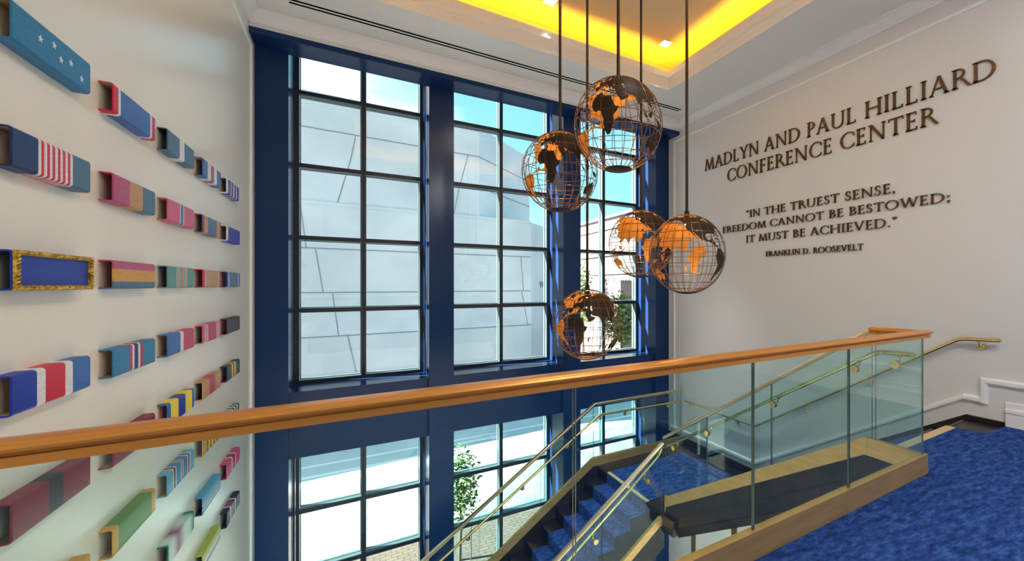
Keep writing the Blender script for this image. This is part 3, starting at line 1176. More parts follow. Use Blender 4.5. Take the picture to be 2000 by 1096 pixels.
wall_text('MADLYN AND PAUL HILLIARD', 5.99, 1.67, 3.645, 0.215, 'topmost and longest line of large bronze letters on the right wall')
wall_text('CONFERENCE CENTER', 5.42, 2.20, 3.322, 0.215, 'second line of large bronze letters, just under the topmost line')
wall_text('(IN THE TRUEST SENSE,', 4.99, 2.64, 2.612, 0.122, 'first line of the smaller bronze quotation, opening with quotation marks')
wall_text('FREEDOM CANNOT BE BESTOWED;', 5.53, 2.07, 2.405, 0.113, 'middle and longest line of the smaller bronze quotation')
wall_text('IT MUST BE ACHIEVED.)', 4.99, 2.62, 2.188, 0.119, 'last line of the bronze quotation, ending with quotation marks')
wall_text('FRANKLIN D. ROOSEVELT', 4.58, 3.03, 1.926, 0.084, 'lowest and smallest line of bronze letters, under the quotation')


# ================================================================== RIBBON BARS
def hexc(s):
    return srgb(int(s[0:2], 16), int(s[2:4], 16), int(s[4:6], 16))


COLS = [2.455, 3.208, 3.948, 4.703, 5.457]
ROWS = [2.355, 1.892, 1.440, 0.979, 0.516, 0.050, -0.428, -0.900]
RW, RH, RD = 0.527, 0.150, 0.054
C = dict(teal='2F79A8', navy='1E2F66', slate='4B6C8C', royal='1B36A0', blue='3A66AE', red='C9203C', white='E2E2E4', crim='C0365A',
         tan='BE9060', mag='B04C78', purp='7E3F63', gold='CC9A3E', green='5F8A40', mar='7E1530', blk='171A24', pink='D05C82',
         lblue='5AA4C6', cream='D9CFA8', tealg='5B938E', yel='F0D72A', orn='DB8A55', plum='3A1830', viol='2418A8', lime='BCC04C',
         dteal='1E5E66', hot='E8487E', gray='8E93A0', dgreen='1E6A4A', lav='B9A6C6', dnavy='14233F', fade='9A5A78', mint='BFE2D6')
C = {k: hexc(v) for k, v in C.items()}


def bands(*seq):
    """seq: colour, width, colour, width ... -> ramp stops"""
    tot = sum(seq[1::2])
    p, out = 0.0, []
    for c, w in zip(seq[0::2], seq[1::2]):
        out.append((p, C[c]))
        p += w / tot
    return out


def mirror(*half):
    """left half incl. the centre band -> symmetric band list"""
    h = list(half)
    pairs = [(h[i], h[i + 1]) for i in range(0, len(h), 2)]
    full = pairs + pairs[-2::-1]
    out = []
    for c, w in full:
        out += [c, w]
    return bands(*out)


flagst = ['navy', 5]
for i in range(13):
    flagst += ['white' if i % 2 == 0 else 'red', 0.62]
flagst += ['slate', 5]
RIB = {
    (0, 0): (bands('teal', 1), 'X', 0, 'teal blue ribbon bar with white stars, at the top left'),
    (0, 1): (bands(*flagst), 'X', 0, 'navy ribbon bar with narrow red and white stripes in the middle'),
    (0, 2): (bands('royal', 1), 'X', 2, 'royal blue ribbon bar in a gold braided frame'),
    (0, 3): (bands('royal', 3, 'white', 1.2, 'red', 3, 'white', 1.2, 'blue', 3.2), 'X', 0, 'blue ribbon bar with a wide red band between two white stripes'),
    (0, 4): (bands('mar', 4.6, 'blk', 2.1, 'mar', 4.6), 'X', 2, 'dark red ribbon bar with a black centre band, under the long cap rail'),
    (0, 5): (bands('gold', 1), 'X', 0, 'golden ribbon bar just peeping in at the bottom edge'),
    (1, 0): (bands('red', 0.9, 'white', 0.5, 'blue', 7, 'white', 0.5, 'crim', 0.9), 'X', 0, 'blue ribbon bar with white and red edge stripes'),
    (1, 1): (bands('mag', 3.4, 'tan', 3.2, 'slate', 3.4), 'X', 1, 'ribbon bar of three upright bands, rose, tan and slate'),
    (1, 2): (bands('slate', 2.6, 'gold', 4.4, 'mag', 3), 'Z', 1, 'ribbon bar of three lengthwise bands, purple over tan over slate'),
    (1, 3): (mirror('teal', 3.4, 'red', 0.5, 'white', 0.45, 'navy', 0.9), 'X', 0, 'light blue ribbon bar with red, white and navy centre stripes'),
    (1, 4): (bands('mar', 1), 'X', 0, 'plain dark red ribbon bar crossed by the long cap rail'),
    (1, 5): (bands('gold', 1, 'green', 8, 'gold', 1), 'X', 0, 'olive green ribbon bar with gold ends'),
    (2, 0): (bands('slate', 4, 'white', 1.8, 'slate', 4), 'X', 2, 'slate grey ribbon bar with one white centre band'),
    (2, 1): (mirror('pink', 4.2, 'white', 0.3, 'teal', 1.0), 'X', 0, 'pink ribbon bar with a thin blue and white centre'),
    (2, 2): (mirror('tealg', 3.2, 'cream', 0.35, 'purp', 0.35, 'cream', 0.35, 'tealg', 0.6, 'cream', 0.3, 'purp', 0.45), 'X', 2, 'grey green ribbon bar with thin cream and purple stripes'),
    (2, 3): (bands('blue', 4, 'white', 1.1, 'crim', 4), 'X', 0, 'ribbon bar half blue and half pink with a white divide'),
    (2, 4): (mirror('blue', 0.8, 'yel', 2.4, 'royal', 2.4), 'X', 1, 'bright yellow and blue banded ribbon bar above the cap rail'),
    (2, 5): (mirror('lblue', 1.8, 'white', 0.3, 'mar', 0.7, 'white', 0.3, 'teal', 1.8, 'white', 0.25, 'mar', 0.5), 'X', 0, 'light blue ribbon bar with repeated maroon and white stripes'),
    (2, 6): (bands('dgreen', 0.3, 'mint', 0.8, 'white', 1.2, 'fade', 1.6, 'white', 1.2, 'mint', 0.8, 'dgreen', 0.3), 'X', 0, 'pale ribbon bar with green ends and a mauve centre, at the bottom edge'),
    (3, 0): (mirror('blue', 2.0, 'white', 1.5, 'fade', 1.4), 'X', 0, 'blue and white ribbon bar with a mauve centre stripe'),
    (3, 1): (mirror('slate', 0.5, 'orn', 1.6, 'slate', 4.2), 'X', 1, 'slate ribbon bar with two orange stripes'),
    (3, 2): (mirror('red', 1.0, 'white', 0.3, 'tan', 6.4), 'X', 1, 'tan ribbon bar with red edges'),
    (3, 3): (mirror('pink', 1.0, 'white', 0.35, 'pink', 0.7, 'white', 0.35, 'crim', 4.6), 'X', 0, 'pink ribbon bar with thin white stripes near both ends'),
    (3, 4): (mirror('tan', 3.2, 'crim', 3.0), 'X', 2, 'tan ribbon bar with a rose centre band'),
    (3, 5): (mirror('gold', 1.8, 'mar', 0.5, 'yel', 0.8, 'mar', 0.6, 'yel', 1.0), 'X', 0, 'yellow ribbon bar with maroon stripes hanging under the cap rail'),
    (3, 6): (bands('lblue', 3, 'white', 0.5, 'fade', 1.4, 'white', 0.5, 'lblue', 5), 'Z', 2, 'sky blue ribbon bar with lengthwise mauve lines'),
    (3, 7): (bands('white', 2, 'mint', 0.8, 'fade', 1.4, 'white', 3, 'lime', 5), 'Z', 2, 'lime green and white ribbon bar at the bottom edge'),
    (4, 0): (mirror('white', 0.8, 'royal', 2.0, 'white', 0.5, 'royal', 1.2, 'crim', 0.5, 'white', 0.5), 'X', 0, 'dark blue ribbon bar with thin red and white stripes, highest beside the window wall'),
    (4, 1): (bands('white', 0.8, 'viol', 9), 'X', 0, 'violet blue ribbon bar with one white end'),
    (4, 2): (mirror('royal', 0.9, 'white', 0.4, 'slate', 6.2), 'X', 0, 'small looking slate blue ribbon bar with white end lines beside the window wall'),
    (4, 3): (bands('plum', 1), 'X', 1, 'very dark plum ribbon bar beside the window wall'),
    (4, 4): (mirror('dnavy', 2.2, 'dgreen', 1.2, 'yel', 0.8, 'red', 1.2), 'X', 1, 'dark ribbon bar with green, yellow and red centre stripes'),
    (4, 5): (mirror('white', 0.5, 'dgreen', 1.2, 'white', 0.8, 'blk', 0.8, 'white', 0.8, 'dgreen', 1.0), 'X', 0, 'green, white and black striped ribbon bar touching the cap rail'),
    (4, 6): (mirror('hot', 3.2, 'white', 0.6, 'red', 1.8), 'X', 1, 'hot pink ribbon bar with a red centre and white lines'),
    (4, 7): (bands('plum', 2, 'white', 0.5, 'fade', 2, 'plum', 0.6, 'white', 0.6, 'plum', 3), 'X', 2, 'plum ribbon bar with thin white lines, lowest beside the window wall'),
}


def ribbon_profile(r=0.014, t=0.007, n=5):
    """closed outline (depth from wall, height) of a bent sheet open to the wall"""
    o = [(0.0, RH)]
    for k in range(n + 1):
        a = pi / 2 - (pi / 2) * k / n
        o.append((RD - r + r * cos(a), RH - r + r * sin(a)))
    for k in range(n + 1):
        a = -(pi / 2) * k / n
        o.append((RD - r + r * cos(a), r + r * sin(a)))
    o.append((0.0, 0.0))
    ri = r - t
    i = [(0.0, t)]
    for k in range(n + 1):
        a = -pi / 2 + (pi / 2) * k / n
        i.append((RD - r + ri * cos(a), r + ri * sin(a)))
    for k in range(n + 1):
        a = (pi / 2) * k / n
        i.append((RD - r + ri * cos(a), RH - r + ri * sin(a)))
    i.append((0.0, RH - t))
    return o, i


for (c, rr), (stops, ax, inner, lab) in RIB.items():
    y0, z0 = COLS[c], ROWS[rr]
    o_, i_ = ribbon_profile()
    # local frame: X along the bar (world +Y), Y away from the wall (world +X), Z up
    vs, fs, ms = [], [], []
    no, ni = len(o_), len(i_)
    for xx in (0.0, RW):
        vs += [(xx, d, h) for d, h in o_] + [(xx, d, h) for d, h in i_]
    N = no + ni
    for k in range(no - 1):
        fs.append((k, k + 1, N + k + 1, N + k)); ms.append(0)
    for k in range(ni - 1):
        fs.append((no + k, no + k + 1, N + no + k + 1, N + no + k)); ms.append(1)
    fs.append((no - 1, no, N + no, N + no - 1)); ms.append(1)
    fs.append((N - 1, 0, N, 2 * N - 1)); ms.append(1)
    for e_ in (0, N):
        for k in range(no - 1):
            fs.append((e_ + k, e_ + k + 1, e_ + N - 2 - k, e_ + N - 1 - k)); ms.append(0)
    b = MB()
    b.add(vs, fs); b.m = ms
    mat = stripe_mat('ribbon_weave_%d_%d' % (c, rr), stops, ax, blend=((c, rr) in ((2, 6),)))
    root = b.build('ribbon_bar', [mat, (M_TIN, M_TINR, M_TIND)[inner]], origin=(0, 0, 0), smooth=True, angle=50)
    root.location = (XL + 0.0005, y0, z0)
    root.rotation_euler = (0, 0, pi / 2)
    root.scale = (1, -1, 1)
    # bake: world X = depth, world Y = along
    for v in root.data.vertices:
        x_, y_, z_ = v.co
        v.co = (y_, x_, z_)
    root.rotation_euler = (0, 0, 0)
    root.scale = (1, 1, 1)
    bmm = bmesh.new(); bmm.from_mesh(root.data)
    bmesh.ops.recalc_face_normals(bmm, faces=bmm.faces)
    bmm.to_mesh(root.data); bmm.free()
    # generated coordinates run along world Y now
    if ax == 'X':
        for nd in mat.node_tree.nodes:
            if nd.type == 'SEPXYZ':
                for l in list(nd.outputs['X'].links):
                    to = l.to_socket
                    mat.node_tree.links.remove(l)
                    mat.node_tree.links.new(nd.outputs['Y'], to)
    tag(root, lab, 'ribbon bar', 'giant ribbon bars on the cream wall')
    wl = Vector(root.location)
    if (c, rr) == (0, 0):
        for (fy, fz) in ((0.30, 0.74), (0.47, 0.86), (0.56, 0.60), (0.70, 0.72), (0.86, 0.50)):
            pts = []
            for k in range(10):
                a = pi / 2 + k * pi / 5
                q = 0.017 if k % 2 == 0 else 0.0068
                pts.append((wl.y + fy * RW + q * cos(a), wl.z + fz * RH - 0.03 + q * sin(a)))
            s = MB(); s.prism(pts, 'X', wl.x + RD - 0.0005, wl.x + RD + 0.0012)
            s.build('star', M_STAR, root)
    if (c, rr) == (0, 2):
        s = MB()
        f0, f1, w = wl.x + RD - 0.001, wl.x + RD + 0.009, 0.019
        s.box(f0, f1, wl.y, wl.y + RW, wl.z, wl.z + w)
        s.box(f0, f1, wl.y, wl.y + RW, wl.z + RH - w, wl.z + RH)
        s.box(f0, f1, wl.y, wl.y + w, wl.z + w, wl.z + RH - w)
        s.box(f0, f1, wl.y + RW - w, wl.y + RW, wl.z + w, wl.z + RH - w)
        # braided leaves
        for (hz, dirz) in ((w / 2, 1), (RH - w / 2, -1)):
            for k in range(38):
                yy = wl.y + 0.012 + k * (RW - 0.024) / 37
                s.tube([(f1 - .002, yy - .005, wl.z + hz - .006 * dirz), (f1 + .003, yy, wl.z + hz), (f1 - .002, yy + .005, wl.z + hz + .006 * dirz)], 0.0045, 6)
        for hy in (w / 2, RW - w / 2):
            for k in range(9):
                zz = wl.z + w + k * (RH - 2 * w) / 8
                s.tube([(f1 - .002, wl.y + hy - .006, zz - .005), (f1 + .003, wl.y + hy, zz), (f1 - .002, wl.y + hy + .006, zz + .005)], 0.0045, 6)
        s.build('gold_frame', M_GOLDF, root)

# ================================================================== GLOBE PENDANTS
LAND = {
    'africa': [(-17, 15), (-16, 12.5), (-13, 9), (-8, 4.5), (-4, 5.2), (1, 6), (4.5, 6.3), (6, 4.3), (9, 4), (9.5, 1), (9, -1), (12, -5), (13.5, -9), (13.5, -12.5), (12, -17), (14.5, -22.5), (15, -27), (18, -32), (18.5, -34.3), (22, -34), (26, -33.8), (30, -31), (32.5, -28), (33, -25.5), (35.5, -23.5), (35, -20), (37, -17.7), (40.5, -15), (40.5, -10.5), (39, -6.5), (40, -3), (43.5, .5), (48, 4.5), (51, 10.5), (51, 11.8), (46, 10.7), (43.3, 11.8), (41, 14.5), (38.5, 18), (37, 21), (35.5, 24), (33.5, 28), (32.5, 30), (32, 31.2), (29, 31), (25, 31.7), (20, 31), (19, 30.3), (15.5, 32.2), (11, 33.5), (11, 37), (7, 37), (3, 36.8), (-2, 35.2), (-6, 35.8), (-7, 33.5), (-10, 31), (-10, 29), (-13, 27.7), (-16, 24), (-17, 21), (-16.3, 19)],
    'eurasia': [(-9.3, 38.5), (-9, 43), (-2, 43.5), (-1.5, 46), (-4.5, 48.3), (-1.5, 49), (2, 51), (4.5, 52.5), (8, 53.8), (8.2, 57), (10.5, 57.5), (10.5, 54.5), (14, 54), (18.5, 54.6), (21, 56), (24, 57.5), (24, 59.3), (29, 60), (23, 60.3), (21.5, 62), (25, 65.5), (22, 65.7), (17.5, 62), (18, 60), (16.5, 57), (14, 55.5), (12.5, 56.5), (11, 59), (8, 58), (5.5, 59.5), (5, 62), (11, 65), (15, 68.5), (20, 70), (26, 71), (31, 70), (40, 67.5), (41, 66.3), (34, 66.5), (36, 64), (40, 64.7), (44, 66), (44, 68.3), (53, 68.5), (60, 69), (68, 68.5), (67, 71), (69, 73), (73, 72), (74, 68), (77, 72), (81, 73.5), (87, 75), (100, 76.5), (105, 77.5), (113, 74), (127, 73), (132, 71.5), (140, 72.5), (150, 71.5), (160, 70), (170, 70), (180, 69), (189, 66), (180, 64.5), (177, 62.5), (170, 60), (163, 58), (162, 54.5), (157, 51.2), (156, 57), (162, 61), (155, 59.3), (143, 59.3), (135, 54.5), (140, 53.5), (140.5, 48.5), (135.5, 44), (131, 43), (128, 40.5), (127.5, 39.5), (129.3, 36.5), (126.5, 34.5), (126.5, 37.5), (125, 39.8), (121.5, 39), (122, 40.7), (118, 39), (119, 37.3), (122.3, 37), (119.5, 35), (121.8, 31.5), (121.5, 28.5), (119, 25.5), (114, 22.3), (110, 21), (108, 21.5), (106, 19), (109, 13), (109, 11.5), (105, 8.7), (105, 10.3), (101, 12.8), (100, 13.3), (99.3, 10), (102, 6.3), (104, 1.4), (103, 2), (100.4, 6), (98.3, 8.5), (98.5, 13), (97, 17), (94.3, 16), (94, 19), (91.5, 22.5), (88, 21.7), (86.5, 20), (82, 16.5), (80.2, 15), (80, 11), (77.5, 8), (76, 11), (73, 17), (72.8, 20.5), (70.3, 21), (69, 22.3), (70, 23), (67, 24.8), (61.5, 25.2), (57, 25.6), (56.5, 27), (52, 27.8), (50, 30), (48, 30), (50, 26.8), (51.3, 24.5), (54, 24.2), (56.3, 26), (57, 24), (59.8, 22.5), (57.7, 19), (55, 17), (52, 15.6), (45, 12.8), (43.3, 13), (42.5, 16.5), (39, 21), (37, 25), (34.8, 28), (35, 29.5), (34.2, 31.3), (36, 35), (36, 36.8), (32.5, 36.1), (30.5, 36.7), (27.5, 36.8), (26.3, 39.3), (29, 41), (35, 42), (38, 41), (41.5, 41.5), (39, 44), (37, 45.3), (38.5, 47), (35, 46.2), (33.5, 44.5), (31, 46.5), (28.7, 44), (28, 42), (28.8, 41.2), (26, 40.8), (23.5, 40.3), (24, 38), (22.8, 36.6), (21.3, 37.5), (19.4, 41), (19, 42), (15, 44.5), (13.6, 45.5), (12.4, 44.8), (14, 42.3), (18.4, 40), (16.7, 39), (16, 38), (15.6, 40), (12.3, 41.8), (10.3, 43.8), (7.5, 43.8), (3.2, 43), (3, 41.8), (-.3, 39.5), (-2, 36.8), (-5.5, 36.1), (-9, 37)],
    'northam': [(-168, 65.5), (-166, 68.5), (-156, 71), (-141, 69.7), (-128, 70), (-115, 68), (-108, 68), (-95, 68), (-94, 72), (-88, 68.5), (-82, 69), (-86, 66), (-94, 61), (-94.5, 58.8), (-88, 56.8), (-82, 55), (-79.5, 51.5), (-78.5, 55), (-77, 60), (-78, 62.3), (-70, 61), (-69.5, 58.8), (-65, 60), (-62, 57), (-56, 52.5), (-60, 50.2), (-66, 50), (-70, 47), (-65, 49), (-65, 46), (-61, 46), (-66, 43.6), (-70, 43.5), (-70, 41.6), (-74, 40.5), (-76, 37), (-76, 35), (-81, 31.5), (-80.2, 26), (-81.5, 25.5), (-82.8, 28), (-84, 30), (-89, 30.2), (-94, 29.5), (-97.3, 27.5), (-97.7, 22.5), (-95, 18.6), (-91, 18.6), (-90.3, 21), (-87, 21.3), (-88.3, 16), (-83.5, 15), (-83.7, 11), (-80, 9.2), (-77.5, 8.5), (-80.3, 7.4), (-83.5, 8.4), (-86, 11.5), (-88, 13.2), (-94, 16), (-97, 15.8), (-102, 18), (-105.5, 20), (-106, 23), (-109.3, 26), (-113, 31.2), (-114.7, 31.5), (-111.3, 26), (-109.7, 23), (-112, 25), (-115, 28.5), (-117, 32.5), (-120.5, 34.5), (-124, 40), (-124, 46), (-123, 48.8), (-128, 51), (-132, 56), (-140, 60), (-146, 61), (-151, 59.5), (-154, 58.5), (-163, 54.8), (-157.5, 58.5), (-162, 60), (-165, 62), (-161, 64.5)],
    'southam': [(-77.5, 8.5), (-75, 11), (-71.5, 12.3), (-71, 11), (-67, 10.6), (-62, 10.7), (-57, 6), (-51.5, 4.3), (-50, 0), (-44, -2.7), (-39, -3.3), (-35, -6), (-35.2, -9.5), (-38.8, -13), (-39.3, -18), (-41, -22), (-48, -25.5), (-48.7, -28.5), (-53, -33.5), (-57.5, -34.7), (-56.8, -36.5), (-62, -39), (-65, -41), (-65.5, -45), (-69, -50.5), (-68.5, -53), (-65.5, -54.8), (-71, -54.5), (-75, -50), (-75, -46), (-73, -42), (-73.5, -37), (-71.5, -31), (-70.3, -20), (-76, -14.2), (-79.5, -7.5), (-81.2, -5), (-80, -2.5), (-80, .8), (-77.5, 3.8), (-77.5, 7)],
    'greenland': [(-73, 78.3), (-60, 76), (-54, 70.5), (-52, 65), (-45, 60.2), (-41, 64), (-32, 68), (-22, 71), (-19, 77), (-20, 81), (-32, 83.3), (-55, 82), (-65, 80.5)],
    'australia': [(114, -22), (114, -26.5), (115.7, -32), (118, -35), (124, -33), (131, -31.5), (135, -34.8), (138, -35.5), (140.5, -38), (146.5, -39), (150, -37.2), (153.3, -30), (153, -25), (149, -20.5), (146, -19), (145, -15), (142.5, -10.8), (141, -16.5), (139, -17.4), (135.5, -15), (136.5, -12), (131, -11.5), (129, -15), (126, -14), (122, -18)],
}
CASPIAN = [(47, 45), (51, 47), (53, 45), (50.5, 44), (53, 41), (53.8, 37), (50, 37.5), (49, 40.5), (47.5, 43)]
ISLES = [
    [(43.5, -22), (45, -25.5), (47, -25), (50.3, -15.5), (49.3, -12), (47, -15), (44.3, -17)],
    [(109, 1.5), (111, -3), (116, -4), (117.5, 0), (119, 5), (116.5, 7), (113, 3.2)],
    [(95.3, 5.6), (98, 4), (104, -1.5), (106, -3), (105.7, -5.8), (102, -4), (98.5, 1.5)],
    [(105.3, -6.5), (108.5, -6.7), (114.3, -7.7), (114.3, -8.6), (106.5, -7.4)],
    [(131, -.8), (135, -3), (138, -1.7), (145, -4.2), (150.7, -10.3), (147, -9.5), (143, -9), (138, -8.3), (133, -4)],
    [(120.3, 16), (122.2, 18.5), (121.7, 14), (126, 7), (124, 6.5), (123, 9.5)],
    [(130, 31.5), (131, 34.3), (136, 36), (140, 40.5), (141.5, 45.3), (145, 43.5), (141.5, 41), (141, 37), (140, 35.2), (135.5, 33.6)],
    [(-5.5, 50), (1.3, 51.2), (0, 53.5), (-2, 57.5), (-5, 58.5), (-5.5, 55.5), (-3, 54), (-5, 52)],
    [(-24, 65.5), (-19, 63.4), (-14, 65), (-16, 66.5), (-22, 66)],
    [(172.7, -34.5), (178.3, -37.8), (175.2, -41.5), (174, -39.2)],
    [(172.7, -40.6), (174.3, -41.8), (168.5, -46.5), (166.5, -45.8)],
    [(-84.8, 21.9), (-80, 23), (-74.3, 20.2), (-77.5, 19.9)],
    [(-80, 73.6), (-70, 70.5), (-62, 66.5), (-65, 62.5), (-72, 64.5), (-73, 68), (-85, 70), (-89, 73)],
    [(-90, 76.5), (-78, 76.5), (-63, 82.3), (-75, 83), (-92, 81)],
    [(-117, 70.5), (-105, 69), (-102, 72), (-110, 73)],
    [(51.5, 71.5), (57, 70.7), (60, 75), (68, 76.7), (56, 75)],
]
GR, GV = 0.37, 1.04


def inside(p, poly):
    x, y = p
    r = False
    for i in range(len(poly)):
        x0, y0 = poly[i - 1]
        x1, y1 = poly[i]
        if (y0 > y) != (y1 > y) and x < (x1 - x0) * (y - y0) / (y1 - y0) + x0:
            r = not r
    return r


def sph(lon, lat, r):
    a, c = radians(lon), radians(lat)
    return (r * cos(c) * cos(a), r * cos(c) * sin(a), r * GV * sin(c))


def mapped(kind):
    return {
        'africa': lambda lo, la: (51 + (lo - 51) * .485, -28.5 + (la + 34) * .674),
        'madagascar': lambda lo, la: (53 + (lo - 47) * .485, -28.5 + (la + 34) * .674),
        'eurasia': lambda lo, la: (58.5 + (lo - 51) * .66, la * .67 if la < 35 else 23.5 + (la - 35) * .9),
        'northam': lambda lo, la: (-179 + (lo + 165) * 1.167, la * .87),
        'southam': lambda lo, la: (-83 + (lo + 80) * .62, 4.5 + (la - 10) * .72),
        'greenland': lambda lo, la: (-45 + (lo + 45) * 1.0, la * .87),
        'australia': lambda lo, la: (97 + (lo - 114) * .77, -19 + (la + 11) * .86),
        'east': lambda lo, la: (94 + (lo - 114) * .7, la * .8 - 3),
    }[kind]


def plate(poly, hole=None, fn=None):
    pts, edges = [], []

    def ringpts(pl):
        k0 = len(pts)
        for i in range(len(pl)):
            a, c = pl[i], pl[(i + 1) % len(pl)]
            d = math.hypot(c[0] - a[0], c[1] - a[1])
            m = max(1, int(d / 4))
            for j in range(m):
                # small coast wiggle between the given corners
                t = j / m
                w = 0.0 if j == 0 else random.uniform(-0.5, 0.5)
                pts.append(Vector((a[0] + (c[0] - a[0]) * t + w, a[1] + (c[1] - a[1]) * t + w)))
        k1 = len(pts)
        for i in range(k0, k1):
            edges.append((i, i + 1 if i + 1 < k1 else k0))
        return [(q.x, q.y) for q in pts[k0:k1]]
    outline = ringpts(poly)
    hl = ringpts(hole) if hole else None
    xs = [p[0] for p in outline]; ys = [p[1] for p in outline]
    y = min(ys) + 2.5
    while y < max(ys):
        x = min(xs) + 2.5
        while x < max(xs):
            if inside((x, y), outline) and not (hl and inside((x, y), hl)):
                if min((x - q[0]) ** 2 + (y - q[1]) ** 2 for q in outline) > 3:
                    pts.append(Vector((x, y)))
            x += 5
        y += 5
    res = delaunay_2d_cdt(pts, edges, [], 0, 1e-5)
    V, F = res[0], res[2]
    faces = []
    for f in F:
        c = (sum(V[i].x for i in f) / len(f), sum(V[i].y for i in f) / len(f))
        if inside(c, outline) and not (hl and inside(c, hl)):
            faces.append(list(f))
    b = MB()
    t = 0.003
    ro, ri = GR + 0.002, GR + 0.002 - t
    nv = len(V)
    fn = fn or (lambda lo, la: (lo, la))
    b.v = [sph(*fn(p.x, p.y), ro) for p in V] + [sph(*fn(p.x, p.y), ri) for p in V]
    cnt = {}
    for f in faces:
        b.f.append(f); b.m.append(0)
        b.f.append([i + nv for i in f][::-1]); b.m.append(1)
        for i in range(len(f)):
            k = (f[i], f[(i + 1) % len(f)])
            cnt[k] = cnt.get(k, 0) + 1
    for (a, c) in list(cnt):
        if (c, a) not in cnt:
            b.f.append([a, c, c + nv, a + nv]); b.m.append(0)
    return b


def raw(b, name, mats, smooth=True):
    """mesh kept in its own coordinates (no normal recalculation: plates have two sides)"""
    me = bpy.data.meshes.new(name)
    me.from_pydata([tuple(p) for p in b.v], [], b.f)
    for m in mats:
        me.materials.append(m)
    me.polygons.foreach_set('material_index', b.m)
    if smooth:
        me.polygons.foreach_set('use_smooth', [True] * len(me.polygons))
        bm = bmesh.new(); bm.from_mesh(me)
        for ed in bm.edges:
            if len(ed.link_faces) == 2 and ed.calc_face_angle(0) > radians(40):
                ed.smooth = False
        bm.to_mesh(me); bm.free()
    return me


parts = []
for k, poly in LAND.items():
    parts.append(('continent', raw(plate(poly, CASPIAN if k == 'eurasia' else None, mapped(k)), 'continent', [M_PLATE, M_GOLD])))
IK = ['madagascar', 'east', 'east', 'east', 'east', 'east', 'eurasia', 'eurasia', 'eurasia', 'australia', 'australia',
      'northam', 'northam', 'northam', 'northam', 'eurasia']
for poly, kk in zip(ISLES, IK):
    parts.append(('island', raw(plate(poly, None, mapped(kk)), 'island', [M_PLATE, M_GOLD])))
# wire cage
b = MB()
for k in range(24):
    lon = 15 * k
    b.tube([sph(lon, la, GR) for la in range(-74, 79, 6)], 0.0031, 5)
for la in range(-60, 76, 15):
    b.tube([sph(lo, la, GR) for lo in range(0, 360, 8)], 0.0031, 5, closed=True)
parts.append(('wire_cage', raw(b, 'wire_cage', [M_WIRE])))
# caps at the poles: outside dark, inside gold


def cap(la0, la1):
    b = MB()
    n = 40
    st = [la0 + (la1 - la0) * i / 6 for i in range(7)]
    for s_, (r, mt) in enumerate(((GR + 0.003, 0), (GR - 0.002, 1))):
        k0 = len(b.v)
        for la in st:
            for k in range(n):
                b.v.append(sph(360 * k / n, la, r))
        for i in range(6):
            for k in range(n):
                q = (k0 + i * n + k, k0 + i * n + (k + 1) % n, k0 + (i + 1) * n + (k + 1) % n, k0 + (i + 1) * n + k)
                b.f.append(q if (s_ == 0) else q[::-1]); b.m.append(mt)
    for k in range(n):
        b.f.append((k, (k + 1) % n, 7 * n + (k + 1) % n, 7 * n + k)); b.m.append(0)
    return b


parts.append(('bottom_cap', raw(cap(-72, -90), 'bottom_cap', [M_PLATE, M_GOLD])))
parts.append(('top_cap', raw(cap(76, 90), 'top_cap', [M_WIRE, M_GOLD])))
b = MB()
b.lathe((0, 0, 0), [(0.0001, GR * GV - 0.012), (0.03, GR * GV - 0.012), (0.03, GR * GV - 0.085), (0.026, GR * GV - 0.09), (0.0001, GR * GV - 0.09)], 20)
parts.append(('lamp_holder', raw(b, 'lamp_holder', [M_ROD])))
b = MB()
b.lathe((0, 0, 0), [(0.0001, GR * GV - 0.095), (0.022, GR * GV - 0.095), (0.022, GR * GV - 0.089), (0.0001, GR * GV - 0.089)], 16)
parts.append(('bulb', raw(b, 'bulb', [M_BULB])))

PEND = [
    ((1.715, 3.821, 2.569), 51, 'wire globe pendant overlapped at its right by the highest globe'),
    ((1.891, 3.023, 2.806), 51, 'highest and largest looking wire globe pendant'),
    ((2.759, 3.147, 1.760), -129, 'wire globe pendant furthest right, its lit inside showing gold Africa, beside the bronze quotation'),
    ((2.795, 3.974, 1.931), -129, 'wire globe pendant partly hidden behind the furthest right globe'),
    ((2.165, 4.102, 1.030), 51, 'lowest wire globe pendant, hanging just above the long cap rail'),
]
for (px, py, pz), lon0, lab in PEND:
    r = empty('globe_pendant', (px, py, pz), lab, 'pendant light', 'five wire globe pendants over the stairwell')
    r.rotation_euler = (0, 0, atan2(-py, -px) - radians(lon0))
    for nm, me in parts:
        c = bpy.data.objects.new(nm, me)
        c.parent = r
        COL.objects.link(c)
    b = MB()
    zt = ZT - pz
    b.v, b.f, b.m = [], [], []
    b.tube([(0, 0, GR * GV - 0.004), (0, 0, zt - 0.02)], 0.0145, 12)
    b.tube([(0, 0, GR * GV - 0.004), (0, 0, GR * GV + 0.04)], 0.024, 12)
    me = raw(b, 'rod', [M_ROD])
    c = bpy.data.objects.new('rod', me); c.parent = r; COL.objects.link(c)
    b = MB()
    b.lathe((0, 0, zt), [(0.0001, -0.03), (0.055, -0.03), (0.065, -0.02), (0.065, 0.0), (0.0001, 0.0)], 24)
    me = raw(b, 'canopy', [M_ROD])
    c = bpy.data.objects.new('canopy', me); c.parent = r; COL.objects.link(c)
    l = lamp('lamp', 'POINT', (px, py, pz + GR * GV - 0.16), 4, (1.0, 0.62, 0.24), None, size=0.03)
    l.parent = r
    l.location = (0, 0, GR * GV - 0.16)

